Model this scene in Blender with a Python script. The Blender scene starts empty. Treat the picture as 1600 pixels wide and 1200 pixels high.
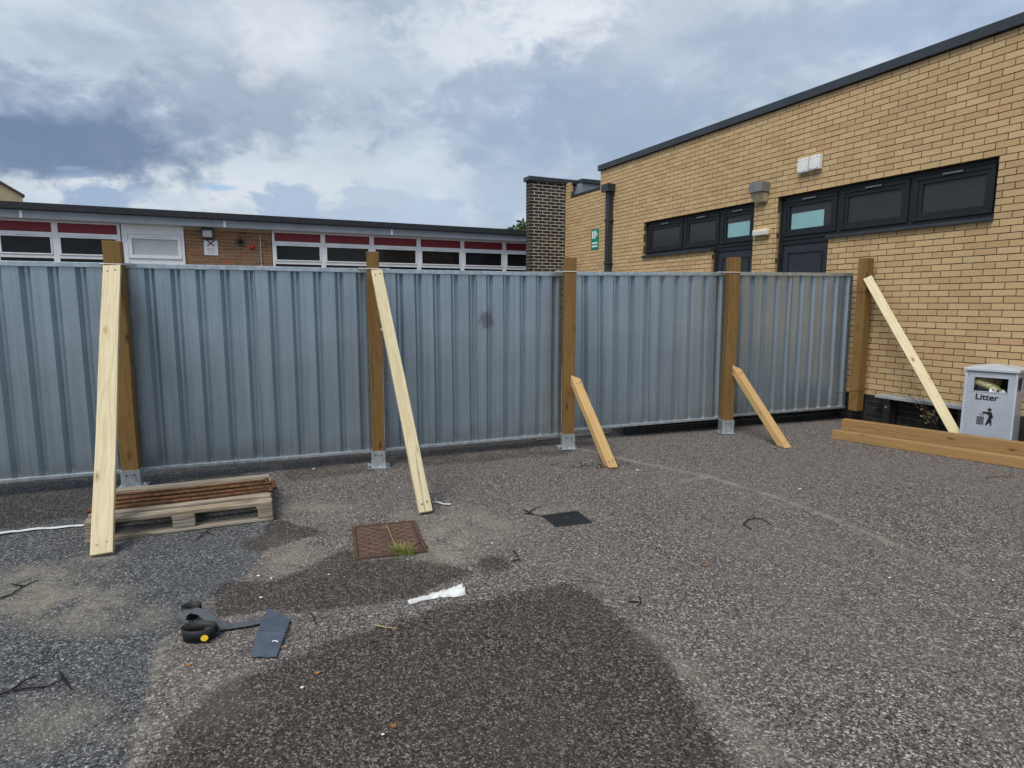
import bpy, bmesh, math, random
import numpy as np
from mathutils import Vector, Matrix, noise as mnoise
random.seed(7); np.random.seed(7)
rad = math.radians
scene = bpy.context.scene
COL = scene.collection

# ------------------------------------------------------------------ camera
EYE = 1.58; F = 960.0; PIT = rad(7.54)
cd = bpy.data.cameras.new('camera'); cam = bpy.data.objects.new('camera', cd); COL.objects.link(cam)
cd.sensor_width = 36.0; cd.lens = 36.0*F/1600.0; cd.clip_start = 0.05; cd.clip_end = 2000
cam.location = (0, 0, EYE); cam.rotation_euler = (math.pi/2-PIT, 0, 0)
scene.camera = cam
EXPO = 0.98
scene.render.engine = 'CYCLES'
scene.cycles.max_bounces = 5; scene.cycles.diffuse_bounces = 3; scene.cycles.glossy_bounces = 3; scene.cycles.transmission_bounces = 2
vs = scene.view_settings
vs.view_transform = 'Standard'; vs.look = 'None'; vs.gamma = 1.0; vs.exposure = EXPO; vs.use_curve_mapping = False

# ------------------------------------------------------------------ sun
SUN_AZ = rad(-145); SUN_EL = rad(54)      # azimuth from +Y towards +X
sdir = Vector((math.sin(SUN_AZ)*math.cos(SUN_EL), math.cos(SUN_AZ)*math.cos(SUN_EL), math.sin(SUN_EL)))
sl = bpy.data.lights.new('sun', 'SUN'); sl.energy = 1.5; sl.angle = rad(32); sl.color = (1.0, 0.955, 0.89)
so = bpy.data.objects.new('sun', sl); COL.objects.link(so); so.location = (-8, -8, 14)
so.rotation_euler = sdir.to_track_quat('Z', 'Y').to_euler()

# ------------------------------------------------------------------ pixel -> place helpers (photo is 1600x1200)
def ray(x, y):
    a = (x-800)/F; b = (y-600)/F; c, s = math.cos(PIT), math.sin(PIT)
    return Vector((a, c - b*s, -s - b*c))
def G(x, y, z=0.0):
    d = ray(x, y); t = (z-EYE)/d.z
    return Vector((d.x*t, d.y*t, z))
def at_depth(x, y, Y):
    d = ray(x, y); t = Y/d.y
    return Vector((d.x*t, Y, EYE+d.z*t))
WY = rad(25.31); WN = Vector((math.cos(WY), math.sin(WY))); WD = 7.692
UU = Vector((math.sin(WY), -math.cos(WY)))                    # along the yellow wall, towards the camera
def wall_hit(x, y, off=0.0):
    d = ray(x, y); t = (WD-off)/(d.x*WN.x+d.y*WN.y); return Vector((d.x*t, d.y*t, EYE+d.z*t))
_p0 = wall_hit(938, 300); P0 = Vector((_p0.x, _p0.y, 0))
def WP(x, y, off=0.0):
    p = wall_hit(x, y, off); return ((p.xy-P0.xy).dot(UU), p.z)
BN = Vector((-math.sin(WY), math.cos(WY))); BD = 16.0; BX = Vector((math.cos(WY), math.sin(WY)))
B0 = Vector((BN.x*BD, BN.y*BD, 0))
def BP(x, y, off=0.0):
    d = ray(x, y); t = (BD-off)/(d.x*BN.x+d.y*BN.y); p = Vector((d.x*t, d.y*t, EYE+d.z*t))
    return ((p.xy-B0.xy).dot(BX), p.z)

# ------------------------------------------------------------------ node helpers
class NT:
    def __init__(s, tree): s.t = tree; s.n = tree.nodes; s.l = tree.links
    def new(s, typ, **kw):
        nd = s.n.new(typ)
        for k, v in kw.items(): setattr(nd, k, v)
        return nd
    def set(s, sock, v):
        if isinstance(v, bpy.types.NodeSocket): s.l.new(v, sock)
        elif v is not None:
            if hasattr(sock, 'default_value'):
                try: sock.default_value = v
                except Exception:
                    sock.default_value = tuple(v)+(1.0,) if hasattr(v, '__len__') else v
    def math(s, op, a, b=None, c=None, clamp=False):
        nd = s.new('ShaderNodeMath', operation=op); nd.use_clamp = clamp
        s.set(nd.inputs[0], a)
        if b is not None: s.set(nd.inputs[1], b)
        if c is not None: s.set(nd.inputs[2], c)
        return nd.outputs[0]
    def vmath(s, op, a, b=None):
        nd = s.new('ShaderNodeVectorMath', operation=op); s.set(nd.inputs[0], a)
        if b is not None: s.set(nd.inputs[1], b)
        return nd.outputs[0]
    def mix(s, fac, a, b, blend='MIX'):
        nd = s.new('ShaderNodeMix', data_type='RGBA', blend_type=blend); nd.clamp_factor = True
        s.set(nd.inputs[0], fac); s.set(nd.inputs[6], rgba(a)); s.set(nd.inputs[7], rgba(b)); return nd.outputs[2]
    def noise(s, vec, scale, detail=3, rough=.55, dist=0.0, col=False):
        nd = s.new('ShaderNodeTexNoise'); s.set(nd.inputs['Vector'], vec)
        nd.inputs['Scale'].default_value = scale; nd.inputs['Detail'].default_value = detail
        nd.inputs['Roughness'].default_value = rough; nd.inputs['Distortion'].default_value = dist
        return nd.outputs['Color' if col else 'Fac']
    def voro(s, vec, scale, feature='F1', out='Color', randomness=1.0):
        nd = s.new('ShaderNodeTexVoronoi', feature=feature); s.set(nd.inputs['Vector'], vec)
        nd.inputs['Scale'].default_value = scale; nd.inputs['Randomness'].default_value = randomness
        return nd.outputs[out]
    def ramp(s, fac, stops, interp='LINEAR'):
        nd = s.new('ShaderNodeValToRGB'); cr = nd.color_ramp; cr.interpolation = interp
        while len(cr.elements) < len(stops): cr.elements.new(0.5)
        for e, (p, c) in zip(cr.elements, stops): e.position = p; e.color = rgba(c)
        s.set(nd.inputs[0], fac); return nd.outputs[0]
    def sstep(s, v, a, b):
        nd = s.new('ShaderNodeMapRange', interpolation_type='SMOOTHSTEP'); s.set(nd.inputs[0], v)
        nd.inputs[1].default_value = a; nd.inputs[2].default_value = b; return nd.outputs[0]
    def mapping(s, vec, scale=(1, 1, 1), loc=(0, 0, 0)):
        nd = s.new('ShaderNodeMapping'); s.set(nd.inputs[0], vec); nd.inputs[1].default_value = loc; nd.inputs[3].default_value = scale
        return nd.outputs[0]
    def attr(s, name):
        nd = s.new('ShaderNodeAttribute'); nd.attribute_name = name; return nd.outputs['Fac']
    def bump(s, h, strength=.3, dist=.01):
        nd = s.new('ShaderNodeBump'); nd.inputs['Strength'].default_value = strength; nd.inputs['Distance'].default_value = dist
        s.set(nd.inputs['Height'], h); return nd.outputs[0]
def rgba(c):
    if isinstance(c, bpy.types.NodeSocket): return c
    if hasattr(c, '__len__'): return tuple(c) if len(c) == 4 else tuple(c)+(1.0,)
    return (c, c, c, 1.0)
def srgb(r, g, b):
    f = lambda v: (v/255/12.92 if v/255 <= .04045 else ((v/255+.055)/1.055)**2.4)
    return (f(r), f(g), f(b))

# ------------------------------------------------------------------ world: Nishita sky behind broken grey cloud
w = bpy.data.worlds.new('World'); scene.world = w; w.use_nodes = True
nt = NT(w.node_tree); nt.n.clear()
wo = nt.new('ShaderNodeOutputWorld'); bg = nt.new('ShaderNodeBackground'); nt.l.new(bg.outputs[0], wo.inputs[0])
bg.inputs[1].default_value = 0.1
sky = nt.new('ShaderNodeTexSky', sky_type='NISHITA'); sky.sun_disc = False
sky.sun_elevation = SUN_EL; sky.sun_rotation = SUN_AZ
tc = nt.new('ShaderNodeTexCoord'); dirv = tc.outputs['Generated']
sep = nt.new('ShaderNodeSeparateXYZ'); nt.l.new(dirv, sep.inputs[0])
az = nt.math('ARCTAN2', sep.outputs[0], sep.outputs[1]); el = nt.math('ARCSINE', sep.outputs[2])
KS = 1.0/(0.1*2**EXPO)                                       # display value -> emission before the 0.1 strength
def sc(r, g, b): return tuple(v*KS for v in srgb(r, g, b))
nbig = nt.noise(nt.mapping(dirv, (1, 1, 2.3), (3.1, .7, 1.9)), 2.6, 4, .56, .5)
nmid = nt.noise(nt.mapping(dirv, (1, 1, 2.0), (7.3, 2.2, .4)), 7.0, 5, .58, .4)
nfin = nt.noise(nt.mapping(dirv, (1, 1, 1.6), (1.3, 5.2, 3.4)), 17.0, 4, .6, .3)
mixn = nt.math('ADD', nt.math('MULTIPLY', nbig, .62), nt.math('MULTIPLY', nmid, .38))
cloud = nt.ramp(mixn, [(.34, sc(150, 168, 192)), (.45, sc(176, 191, 209)), (.55, sc(196, 208, 222)), (.68, sc(222, 230, 238))])
# cloud masses: (pixel centre, radii in pixels, colour, strength, edge softness)
lob = [((250, 285), (420, 45), (232, 236, 238), .75, .9), ((560, 270), (330, 50), (215, 224, 233), .6, .9),
       ((380, 165), (135, 62), (140, 157, 182), .80, .75), ((300, 110), (260, 55), (178, 190, 207), .6, .9),
       ((70, 200), (270, 78), (142, 159, 184), .95, .8), ((60, 222), (165, 46), (104, 126, 158), .95, .75),
       ((450, 55), (120, 45), (226, 232, 239), .85, .7), ((600, 95), (90, 60), (190, 203, 219), .5, .9),
       ((740, 78), (100, 52), (224, 231, 239), .85, .6), ((905, 45), (130, 62), (234, 239, 244), .9, .6),
       ((890, 175), (190, 72), (152, 172, 200), .85, .8), ((760, 150), (90, 40), (170, 184, 205), .6, .8),
       ((1010, 100), (110, 80), (172, 187, 207), .6, .9), ((1130, 60), (140, 60), (198, 208, 221), .6, .8),
       ((1300, 50), (220, 40), (160, 178, 204), .6, .9), ((1490, 20), (150, 60), (168, 188, 216), .6, .8),
       ((150, 303), (62, 26), (150, 172, 203), .9, .35), ((455, 318), (58, 30), (165, 185, 212), .9, .35),
       ((640, 335), (125, 38), (182, 198, 219), .9, .35), ((560, 345), (60, 16), (178, 194, 216), .8, .4),
       ((790, 300), (70, 45), (170, 187, 210), .7, .6), ((265, 310), (60, 12), (190, 205, 222), .6, .5),
       ((345, 293), (30, 4.5), (128, 178, 232), .6, 1.0)]
for (cx, cy), (rx, ry), c, a, soft in lob:
    d0 = ray(cx, cy).normalized(); a0 = math.atan2(d0.x, d0.y); e0 = math.asin(d0.z)
    k = math.cos(math.atan((cx-800)/F))**2
    ra = rx/F*k; re = ry/F*math.sqrt(k)
    du = nt.math('DIVIDE', nt.math('SUBTRACT', az, a0), ra); dv = nt.math('DIVIDE', nt.math('SUBTRACT', el, e0), re)
    r2 = nt.math('SQRT', nt.math('ADD', nt.math('MULTIPLY', du, du), nt.math('MULTIPLY', dv, dv)))
    wk = 1.0 if ry > 20 else .45
    wob = nt.math('ADD', nt.math('MULTIPLY', nt.math('SUBTRACT', nmid, .5), 2.6*wk), nt.math('MULTIPLY', nt.math('SUBTRACT', nfin, .5), 2.4))
    fac = nt.math('MULTIPLY', nt.sstep(nt.math('ADD', r2, wob), 1.0+soft*.55, 1.0-soft*.75), nt.math('MULTIPLY', nt.math('ADD', .45, nt.math('MULTIPLY', nt.math('ADD', nmid, nfin), .5)), a))
    cloud = nt.mix(fac, cloud, sc(*c))
fine = nt.math('ADD', .80, nt.math('ADD', nt.math('MULTIPLY', nfin, .20), nt.math('MULTIPLY', nmid, .20)))
cloud = nt.mix(1.0, cloud, fine, 'MULTIPLY')
skyc = nt.mix(0.95, sky.outputs[0], cloud)
nt.l.new(skyc, bg.inputs[0])
w.cycles.sampling_method = 'MANUAL'; w.cycles.sample_map_resolution = 512

# ------------------------------------------------------------------ materials
MATS = {}
def material(name):
    m = bpy.data.materials.new(name); m.use_nodes = True; t = NT(m.node_tree)
    b = m.node_tree.nodes['Principled BSDF']; MATS[name] = m
    t.tc = t.new('ShaderNodeTexCoord'); t.obj = t.tc.outputs['Object']; t.gen = t.tc.outputs['Generated']
    t.geo = t.new('ShaderNodeNewGeometry'); t.pos = t.geo.outputs['Position']
    t.oi = t.new('ShaderNodeObjectInfo')
    t.b = b.inputs; t.bsdf = b
    return m, t
def pset(t, **kw):
    names = dict(col='Base Color', rough='Roughness', metal='Metallic', spec='Specular IOR Level', nrm='Normal', coat='Coat Weight', trans='Transmission Weight', alpha='Alpha', ior='IOR')
    for k, v in kw.items():
        if k == 'col': v = rgba(v)
        t.set(t.b[names[k]], v)
def simple(name, col, rough=.5, metal=0.0, spec=.5, var=.12, nscale=12.0, bump=.0, dirt=0.0):
    m, t = material(name)
    n = t.noise(t.obj, nscale, 5, .6)
    c = t.mix(t.sstep(n, .3, .7), tuple(v*(1-var) for v in col), tuple(min(1, v*(1+var)) for v in col))
    if dirt:
        d = t.sstep(t.noise(t.pos, 3.3, 6, .68), .5, .75); c = t.mix(t.math('MULTIPLY', d, dirt), c, (.10, .09, .075))
    pset(t, col=c, rough=t.math('ADD', rough-.06, t.math('MULTIPLY', n, .12)), metal=metal, spec=spec)
    if bump: pset(t, nrm=t.bump(t.noise(t.obj, nscale*6, 4, .6), bump, .004))
    return m
def rnd_value(t):
    return t.math('FRACT', t.math('ADD', t.oi.outputs['Random'], t.geo.outputs['Random Per Island']))
def brick_mat(name, stops, speck, speckamt, scale=1.0):
    m, t = material(name)
    r = rnd_value(t); c = t.ramp(r, stops)
    n = t.noise(t.pos, 160*scale, 4, .7); n2 = t.noise(t.mapping(t.pos, (1, 1, 3)), 38*scale, 4, .65)
    c = t.mix(t.math('MULTIPLY', t.sstep(n, .55, .72), speckamt), c, speck)
    c = t.mix(t.math('MULTIPLY', t.sstep(n2, .42, .7), .30), c, tuple(v*.62 for v in speck))
    big = t.noise(t.pos, .9, 5, .6)
    c = t.mix(t.math('MULTIPLY', t.sstep(big, .5, .75), .16), c, (.16, .12, .08))
    pset(t, col=c, rough=.88, spec=.25, nrm=t.bump(t.math('ADD', n, n2), .5, .004))
    return m
brick_mat('yellow_brick', [(0, (.47, .325, .165)), (.25, (.515, .365, .19)), (.5, (.545, .395, .21)), (.75, (.565, .415, .225)), (.92, (.52, .355, .19)), (1, (.49, .32, .175))], (.33, .19, .10), .55)
brick_mat('dark_brick', [(0, (.022, .020, .019)), (.5, (.035, .031, .028)), (.85, (.05, .043, .037)), (1, (.06, .05, .042))], (.012, .011, .011), .4)
brick_mat('black_brick', [(0, (.012, .012, .013)), (.6, (.020, .020, .021)), (1, (.030, .029, .029))], (.006, .006, .006), .3)
brick_mat('red_brick', [(0, (.20, .10, .055)), (.3, (.28, .15, .08)), (.55, (.24, .14, .08)), (.75, (.32, .165, .08)), (.9, (.17, .115, .075)), (1, (.40, .12, .06))], (.10, .06, .035), .5)
def mortar(name, col):
    m, t = material(name); n = t.noise(t.pos, 90, 5, .7)
    pset(t, col=t.mix(n, tuple(v*.6 for v in col), tuple(v*1.3 for v in col)), rough=.95, spec=.1, nrm=t.bump(n, .5, .004))
mortar('mortar_brown', (.105, .078, .05)); mortar('mortar_pale', (.60, .55, .45)); mortar('mortar_black', (.11, .11, .105)); mortar('mortar_grey', (.46, .36, .25))

def wood(name, base, dark, knot, green=None, rough=.7, grain=1.0, cracks=.4, kscale=1.0, along_x=False):
    m, t = material(name)
    if along_x:
        sx_ = t.new('ShaderNodeSeparateXYZ'); t.set(sx_.inputs[0], t.obj); cx_ = t.new('ShaderNodeCombineXYZ')
        t.set(cx_.inputs[0], sx_.outputs[2]); t.set(cx_.inputs[1], sx_.outputs[1]); t.set(cx_.inputs[2], sx_.outputs[0]); t.obj = cx_.outputs[0]
    off = t.vmath('ADD', t.obj, t.vmath('MULTIPLY', t.oi.outputs['Random'], (13.0, 7.0, 29.0)))
    warp = t.noise(t.mapping(off, (3, 3, 1.2)), 2.0, 3, .5, col=True)
    v = t.vmath('ADD', off, t.vmath('MULTIPLY', t.vmath('SUBTRACT', warp, (.5, .5, .5)), (.05, .05, .0)))
    g1 = t.noise(t.mapping(v, (70, 70, 1.6)), 1.0, 5, .6, .6)
    g2 = t.noise(t.mapping(v, (260, 260, 5)), 1.0, 3, .6)
    big = t.noise(t.mapping(off, (4, 4, 1.3)), 1.5, 4, .6)
    sv = t.new('ShaderNodeSeparateXYZ'); t.set(sv.inputs[0], t.obj)
    wr = t.noise(t.mapping(off, (6, 6, 1.1)), 1.0, 3, .55)
    ra_ = t.math('ADD', sv.outputs[0], t.math('MULTIPLY', t.math('SUBTRACT', t.oi.outputs['Random'], .5), .04)); rb_ = t.math('SUBTRACT', sv.outputs[1], .085)
    rr_ = t.math('ADD', t.math('SQRT', t.math('ADD', t.math('MULTIPLY', ra_, ra_), t.math('MULTIPLY', rb_, rb_))), t.math('MULTIPLY', wr, .07))
    ring = t.math('POWER', t.math('ADD', .5, t.math('MULTIPLY', t.math('SINE', t.math('MULTIPLY', rr_, 520.0)), .5)), 2.2)
    f = t.math('ADD', t.math('MULTIPLY', t.sstep(g1, .35, .68), .40), t.math('ADD', t.math('MULTIPLY', g2, .28), t.math('MULTIPLY', ring, .42)))
    c = t.mix(t.math('MULTIPLY', f, .9*grain), base, dark)
    c = t.mix(t.math('MULTIPLY', t.sstep(big, .42, .7), .45), c, tuple(a*.72+b*.1 for a, b in zip(base, dark)))
    if green is not None: c = t.mix(t.math('MULTIPLY', t.sstep(t.noise(off, 3.1, 4, .6), .45, .7), .55), c, green)
    c = t.mix(1.0, c, t.math('ADD', .84, t.math('MULTIPLY', t.oi.outputs['Random'], .28)), 'MULTIPLY')
    kd = t.voro(t.mapping(off, (7.5, 7.5, 2.7)), 1.0*kscale, 'F1', 'Distance')
    kn = t.math('ADD', kd, t.math('MULTIPLY', t.math('SUBTRACT', t.noise(off, 40, 3, .6), .5), .06))
    c = t.mix(t.math('MULTIPLY', t.sstep(kn, .24, .10), .55), c, tuple(a*.45+b*.55 for a, b in zip(dark, knot)))
    c = t.mix(t.math('MULTIPLY', t.sstep(kn, .11, .06), .9), c, knot)
    ck = t.noise(t.mapping(v, (42, 42, .55)), 1.0, 2, .5)
    c = t.mix(t.math('MULTIPLY', t.sstep(ck, .70, .745), cracks), c, tuple(a*.28 for a in dark))
    pset(t, col=c, rough=rough, spec=.28, nrm=t.bump(t.math('ADD', f, t.math('MULTIPLY', t.sstep(ck, .66, .74), -1.5)), .35, .002))
wood('treated_pale_wood', (.68, .60, .415), (.50, .385, .205), (.22, .11, .04), (.52, .49, .28), cracks=.6, kscale=1.35)
wood('fresh_pine', (.56, .38, .175), (.43, .25, .09), (.13, .045, .015), None, kscale=1.45)
wood('beam_pine', (.39, .245, .105), (.25, .130, .045), (.09, .04, .016), (.29, .19, .085), kscale=1.3)
wood('brown_post_wood', (.225, .130, .042), (.135, .070, .020), (.05, .021, .008), (.18, .120, .045), kscale=1.2)
wood('weathered_wood', (.47, .42, .34), (.12, .085, .055), (.07, .055, .04), (.30, .21, .12), rough=.9, grain=1.25, cracks=1.0, along_x=True)

def galv(name, stain=None):
    m, t = material(name)
    st = t.noise(t.mapping(t.obj, (26, 26, .35)), 1.0, 5, .65)
    cl = t.noise(t.obj, 2.2, 6, .62); sp = t.voro(t.obj, 70, 'F1', 'Color')
    spn = t.new('ShaderNodeSeparateColor'); t.set(spn.inputs[0], sp)
    c = t.mix(t.sstep(st, .32, .7), (.30, .375, .435), (.37, .452, .515))
    c = t.mix(t.math('MULTIPLY', t.sstep(cl, .42, .72), .4), c, (.43, .515, .575))
    c = t.mix(t.math('MULTIPLY', spn.outputs[0], .10), c, (.62, .66, .68))
    thin = t.noise(t.mapping(t.obj, (240, 1, .12)), 1.0, 2, .5)
    c = t.mix(t.math('MULTIPLY', t.sstep(thin, .62, .72), .18), c, (.25, .29, .31))
    oz = t.new('ShaderNodeSeparateXYZ'); t.set(oz.inputs[0], t.obj)
    low_tone = t.math('MULTIPLY', t.sstep(t.math('ADD', oz.outputs[2], t.math('MULTIPLY', t.noise(t.obj, 6, 5, .7), .35)), .42, .10), .5)
    c = t.mix(low_tone, c, (.24, .23, .21))  # sheet turns darker grey-brown towards the bottom
    rough = t.math('ADD', .22, t.math('MULTIPLY', st, .14))
    if stain is not None:
        sx, sz = stain
        dx = t.math('DIVIDE', t.math('SUBTRACT', oz.outputs[0], sx), .085); dz = t.math('DIVIDE', t.math('SUBTRACT', oz.outputs[2], sz), .10)
        rr = t.math('SQRT', t.math('ADD', t.math('MULTIPLY', dx, dx), t.math('MULTIPLY', dz, dz)))
        rr = t.math('ADD', rr, t.math('MULTIPLY', t.math('SUBTRACT', t.noise(t.obj, 14, 5, .65), .5), 2.0))
        s = t.math('MULTIPLY', t.sstep(rr, 1.1, .6), .6)
        c = t.mix(s, c, (.115, .115, .11)); rough = t.math('ADD', rough, t.math('MULTIPLY', s, .25))
    pset(t, col=c, rough=rough, metal=.68, spec=.5, nrm=t.bump(t.math('ADD', t.math('MULTIPLY', thin, .8), t.math('MULTIPLY', cl, 3.0)), .16, .004))
galv('galvanised_sheet')
simple('galvanised_rail', (.46, .53, .57), .36, .7, .5, .18, 18)
simple('galvanised_bright', (.55, .60, .63), .33, .75, .5, .2, 22)
simple('rail_shade', (.20, .22, .235), .45, .7, .5, .2, 18)  # dark tone standing in for shade at panel ends and seams
simple('anthracite', (.013, .0155, .019), .42, 0, .3, .15, 6)
simple('anthracite_door', (.026, .031, .040), .42, 0, .35, .12, 4)
simple('anthracite_metal', (.032, .039, .048), .42, .1, .5, .18, 3, .05)
simple('roof_felt', (.028, .031, .037), .75, 0, .3, .25, 9, .2)
simple('fascia_grey', (.235, .265, .30), .5, 0, .4, .08, 2.5, 0, .12)
simple('white_upvc', (.82, .84, .86), .35, 0, .5, .05, 5, 0, .06)
simple('white_panel', (.70, .74, .76), .4, 0, .5, .04, 3, 0, .05)
simple('blind_grey', (.50, .53, .53), .6, 0, .4, .04, 3)
simple('red_panel', (.215, .020, .032), .5, 0, .4, .08, 4)
simple('white_plastic', (.70, .70, .69), .4, 0, .5, .06, 8, 0, .1)
simple('yellowed_plastic', (.66, .61, .46), .4, 0, .5, .08, 8)
simple('bin_grey', (.36, .40, .455), .42, 0, .5, .07, 4, .02, .14)
simple('bin_lid_grey', (.44, .48, .53), .42, 0, .5, .07, 4, .02, .2)
simple('print_black', (.012, .012, .014), .6, 0, .3, .1, 20)
simple('bottle_plastic', (.44, .42, .20), .25, 0, .5, .2, 9)
simple('cup_white', (.72, .73, .74), .4, 0, .5, .05, 9)
simple('bin_interior', (.03, .03, .03), .9, 0, .1, .1, 9)
simple('black_rubber', (.013, .014, .016), .6, 0, .4, .25, 14)
simple('webbing_grey', (.075, .085, .098), .62, 0, .35, .16, 60, .2)
simple('plastic_slate', (.062, .078, .108), .5, 0, .4, .18, 9, .12)
simple('yellow_tag', (.78, .50, .02), .4, 0, .5, .06, 20)
simple('white_cloth', (.66, .67, .66), .85, 0, .2, .1, 16, .2, .25)
simple('white_tape', (.62, .63, .63), .5, 0, .4, .08, 20, .0, .2)
simple('paper_scrap', (.66, .67, .68), .8, 0, .2, .08, 30)
simple('orange_leaf', (.36, .15, .04), .8, 0, .2, .3, 30)
simple('twig_black', (.020, .017, .015), .85, 0, .2, .3, 60, .3)
simple('twig_brown', (.10, .065, .04), .85, 0, .2, .3, 60, .3)
simple('straw', (.42, .33, .17), .8, 0, .2, .15, 40)
simple('dry_leaf', (.22, .17, .10), .85, 0, .2, .35, 25)
simple('sign_white', (.72, .73, .74), .45, 0, .5, .03, 5)
simple('sign_red', (.36, .02, .03), .45, 0, .5, .05, 5)
simple('sign_green', (.0, .22, .14), .4, 0, .5, .06, 5)
simple('sign_grey', (.36, .37, .38), .5, 0, .4, .03, 5)
simple('alarm_red', (.48, .02, .02), .3, 0, .5, .05, 10)
simple('lamp_hood_grey', (.16, .17, .175), .5, 0, .4, .1, 8)
simple('lens_milky', (.55, .56, .54), .25, 0, .5, .08, 10)
simple('lens_yellowed', (.40, .36, .23), .2, 0, .5, .2, 10)
simple('cream_render', (.55, .44, .28), .85, 0, .2, .06, 2)
simple('brown_trim', (.10, .06, .04), .7, 0, .3, .1, 3)
simple('house_roof', (.11, .075, .06), .8, 0, .3, .2, 4)
simple('bench_grey', (.30, .33, .36), .5, 0, .4, .12, 7, .05)
simple('bench_black', (.015, .015, .016), .5, 0, .4, .2, 8)
simple('drain_plastic', (.018, .020, .023), .5, 0, .45, .3, 25, .1)
simple('cast_grate', (.10, .10, .10), .6, .3, .4, .25, 15, .2)
simple('grate_pale', (.30, .27, .23), .7, .1, .4, .2, 15, .2)
simple('dark_room', (.008, .008, .009), .9, 0, .1, .1, 5)
simple('concrete', (.22, .21, .20), .9, 0, .2, .15, 6, .3)
simple('black_nylon', (.01, .01, .01), .5, 0, .4, .1, 30)
simple('screw_steel', (.18, .17, .15), .4, .8, .5, .2, 40)
simple('blade_green', (.16, .25, .035), .6, 0, .3, .35, 30)
simple('blade_yellow', (.34, .27, .09), .7, 0, .3, .25, 30)
simple('teal_film', (.22, .42, .44), .35, 0, .5, .05, 6)
def glass(name, col, rough=.06, spec=.5, banded=False):
    m, t = material(name); n = t.noise(t.obj, 3, 3, .5)
    c = t.mix(n, tuple(v*.7 for v in col), tuple(v*1.3 for v in col))
    if banded:
        bz = t.noise(t.mapping(t.obj, (1.5, 1, 60)), 1.0, 3, .6); c = t.mix(t.math('MULTIPLY', bz, .6), c, tuple(v*2.2+.006 for v in col))
    pset(t, col=c, rough=t.math('ADD', rough, t.math('MULTIPLY', n, .03)), spec=spec)
glass('dark_glass', (.012, .013, .015), .05, .22); glass('frosted_glass', (.022, .023, .024), .14, .3, True)
def rust(name, a, b, c_):
    m, t = material(name); n = t.noise(t.pos, 26, 6, .7); n2 = t.noise(t.pos, 140, 4, .7)
    c = t.ramp(t.math('ADD', t.math('MULTIPLY', n, .7), t.math('MULTIPLY', n2, .3)), [(.32, a), (.5, b), (.68, c_)])
    pset(t, col=c, rough=.86, spec=.25, metal=.1, nrm=t.bump(n2, .5, .003))
rust('rusty_steel', (.040, .024, .017), (.13, .060, .028), (.30, .15, .065))
rust('rusty_iron', (.050, .034, .028), (.095, .055, .042), (.15, .085, .060))
rust('rusty_iron_light', (.10, .062, .045), (.16, .098, .070), (.22, .14, .10))
m, t = material('tree_leaf'); r = rnd_value(t)
pset(t, col=t.ramp(r, [(0, (.03, .06, .015)), (.5, (.055, .10, .025)), (1, (.10, .15, .04))]), rough=.6, spec=.3)
simple('bark', (.09, .065, .045), .9, 0, .2, .3, 12, .4)

# asphalt: aggregate chips in dark binder, with stains and a darker band held in ground attributes
m, t = material('asphalt')
ch = t.voro(t.pos, 135, 'F1', 'Color'); cs = t.new('ShaderNodeSeparateColor'); t.set(cs.inputs[0], ch)
cdist = t.voro(t.pos, 135, 'F1', 'Distance')
ch2 = t.voro(t.pos, 62, 'F1', 'Color'); cs2 = t.new('ShaderNodeSeparateColor'); t.set(cs2.inputs[0], ch2)
nb = t.noise(t.pos, .8, 6, .6); nmd = t.noise(t.pos, 3.7, 6, .65); nfi = t.noise(t.pos, 26, 5, .65); ngr = t.noise(t.pos, 420, 2, .6)
tar = t.sstep(t.math('ADD', t.attr('tar'), t.math('MULTIPLY', t.math('SUBTRACT', nmd, .5), .55)), .36, .64)
wetdarkr = t.math('ADD', t.attr('wetdark'), t.math('ADD', t.math('MULTIPLY', t.math('SUBTRACT', nmd, .5), .50), t.math('MULTIPLY', t.math('SUBTRACT', nfi, .5), .35)))
wetdark = t.sstep(wetdarkr, .36, .66)
sand = t.math('MULTIPLY', t.attr('sand'), t.sstep(t.math('ADD', nmd, t.math('MULTIPLY', nfi, .35)), .46, .86))
moss = t.math('MULTIPLY', t.attr('moss'), t.sstep(nfi, .45, .62))
val = t.math('ADD', t.math('MULTIPLY', cs.outputs[0], .75), t.math('MULTIPLY', cs2.outputs[1], .25))
brown = t.ramp(val, [(.12, (.022, .019, .018)), (.36, (.064, .057, .053)), (.55, (.118, .107, .100)), (.72, (.20, .182, .17)), (.86, (.38, .35, .325)), (.96, (.56, .53, .50))])
blue = t.ramp(val, [(.12, (.015, .016, .018)), (.36, (.044, .046, .050)), (.55, (.080, .083, .088)), (.72, (.138, .14, .144)), (.86, (.26, .26, .255)), (.96, (.42, .41, .39))])
pink = t.mix(t.math('MULTIPLY', t.sstep(cs.outputs[1], .8, .92), .5), brown, (.20, .115, .09))
c = t.mix(tar, pink, blue)
dustn = t.math('MULTIPLY', t.sstep(t.math('ADD', t.math('MULTIPLY', nb, .6), t.math('MULTIPLY', nmd, .4)), .36, .66), .42)
c = t.mix(dustn, c, t.mix(tar, (.165, .152, .142), (.105, .106, .108)))
c = t.mix(t.math('MULTIPLY', sand, .75), c, (.30, .265, .205))
c = t.mix(t.math('MULTIPLY', t.attr('scuff'), t.math('MULTIPLY', t.sstep(t.math('ADD', nmd, t.math('MULTIPLY', nfi, .6)), .58, 1.0), .95)), c, (.30, .265, .215))
wetdarkk = t.math('MULTIPLY', wetdark, t.math('ADD', .68, t.math('MULTIPLY', nmd, .3)))
c = t.mix(wetdarkk, c, t.mix(1.0, c, (.34, .315, .295), 'MULTIPLY'))
c = t.mix(t.math('MULTIPLY', t.sstep(cs.outputs[2], .93, .97), t.math('MULTIPLY', wetdarkk, .9)), c, (.26, .235, .21))
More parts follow.
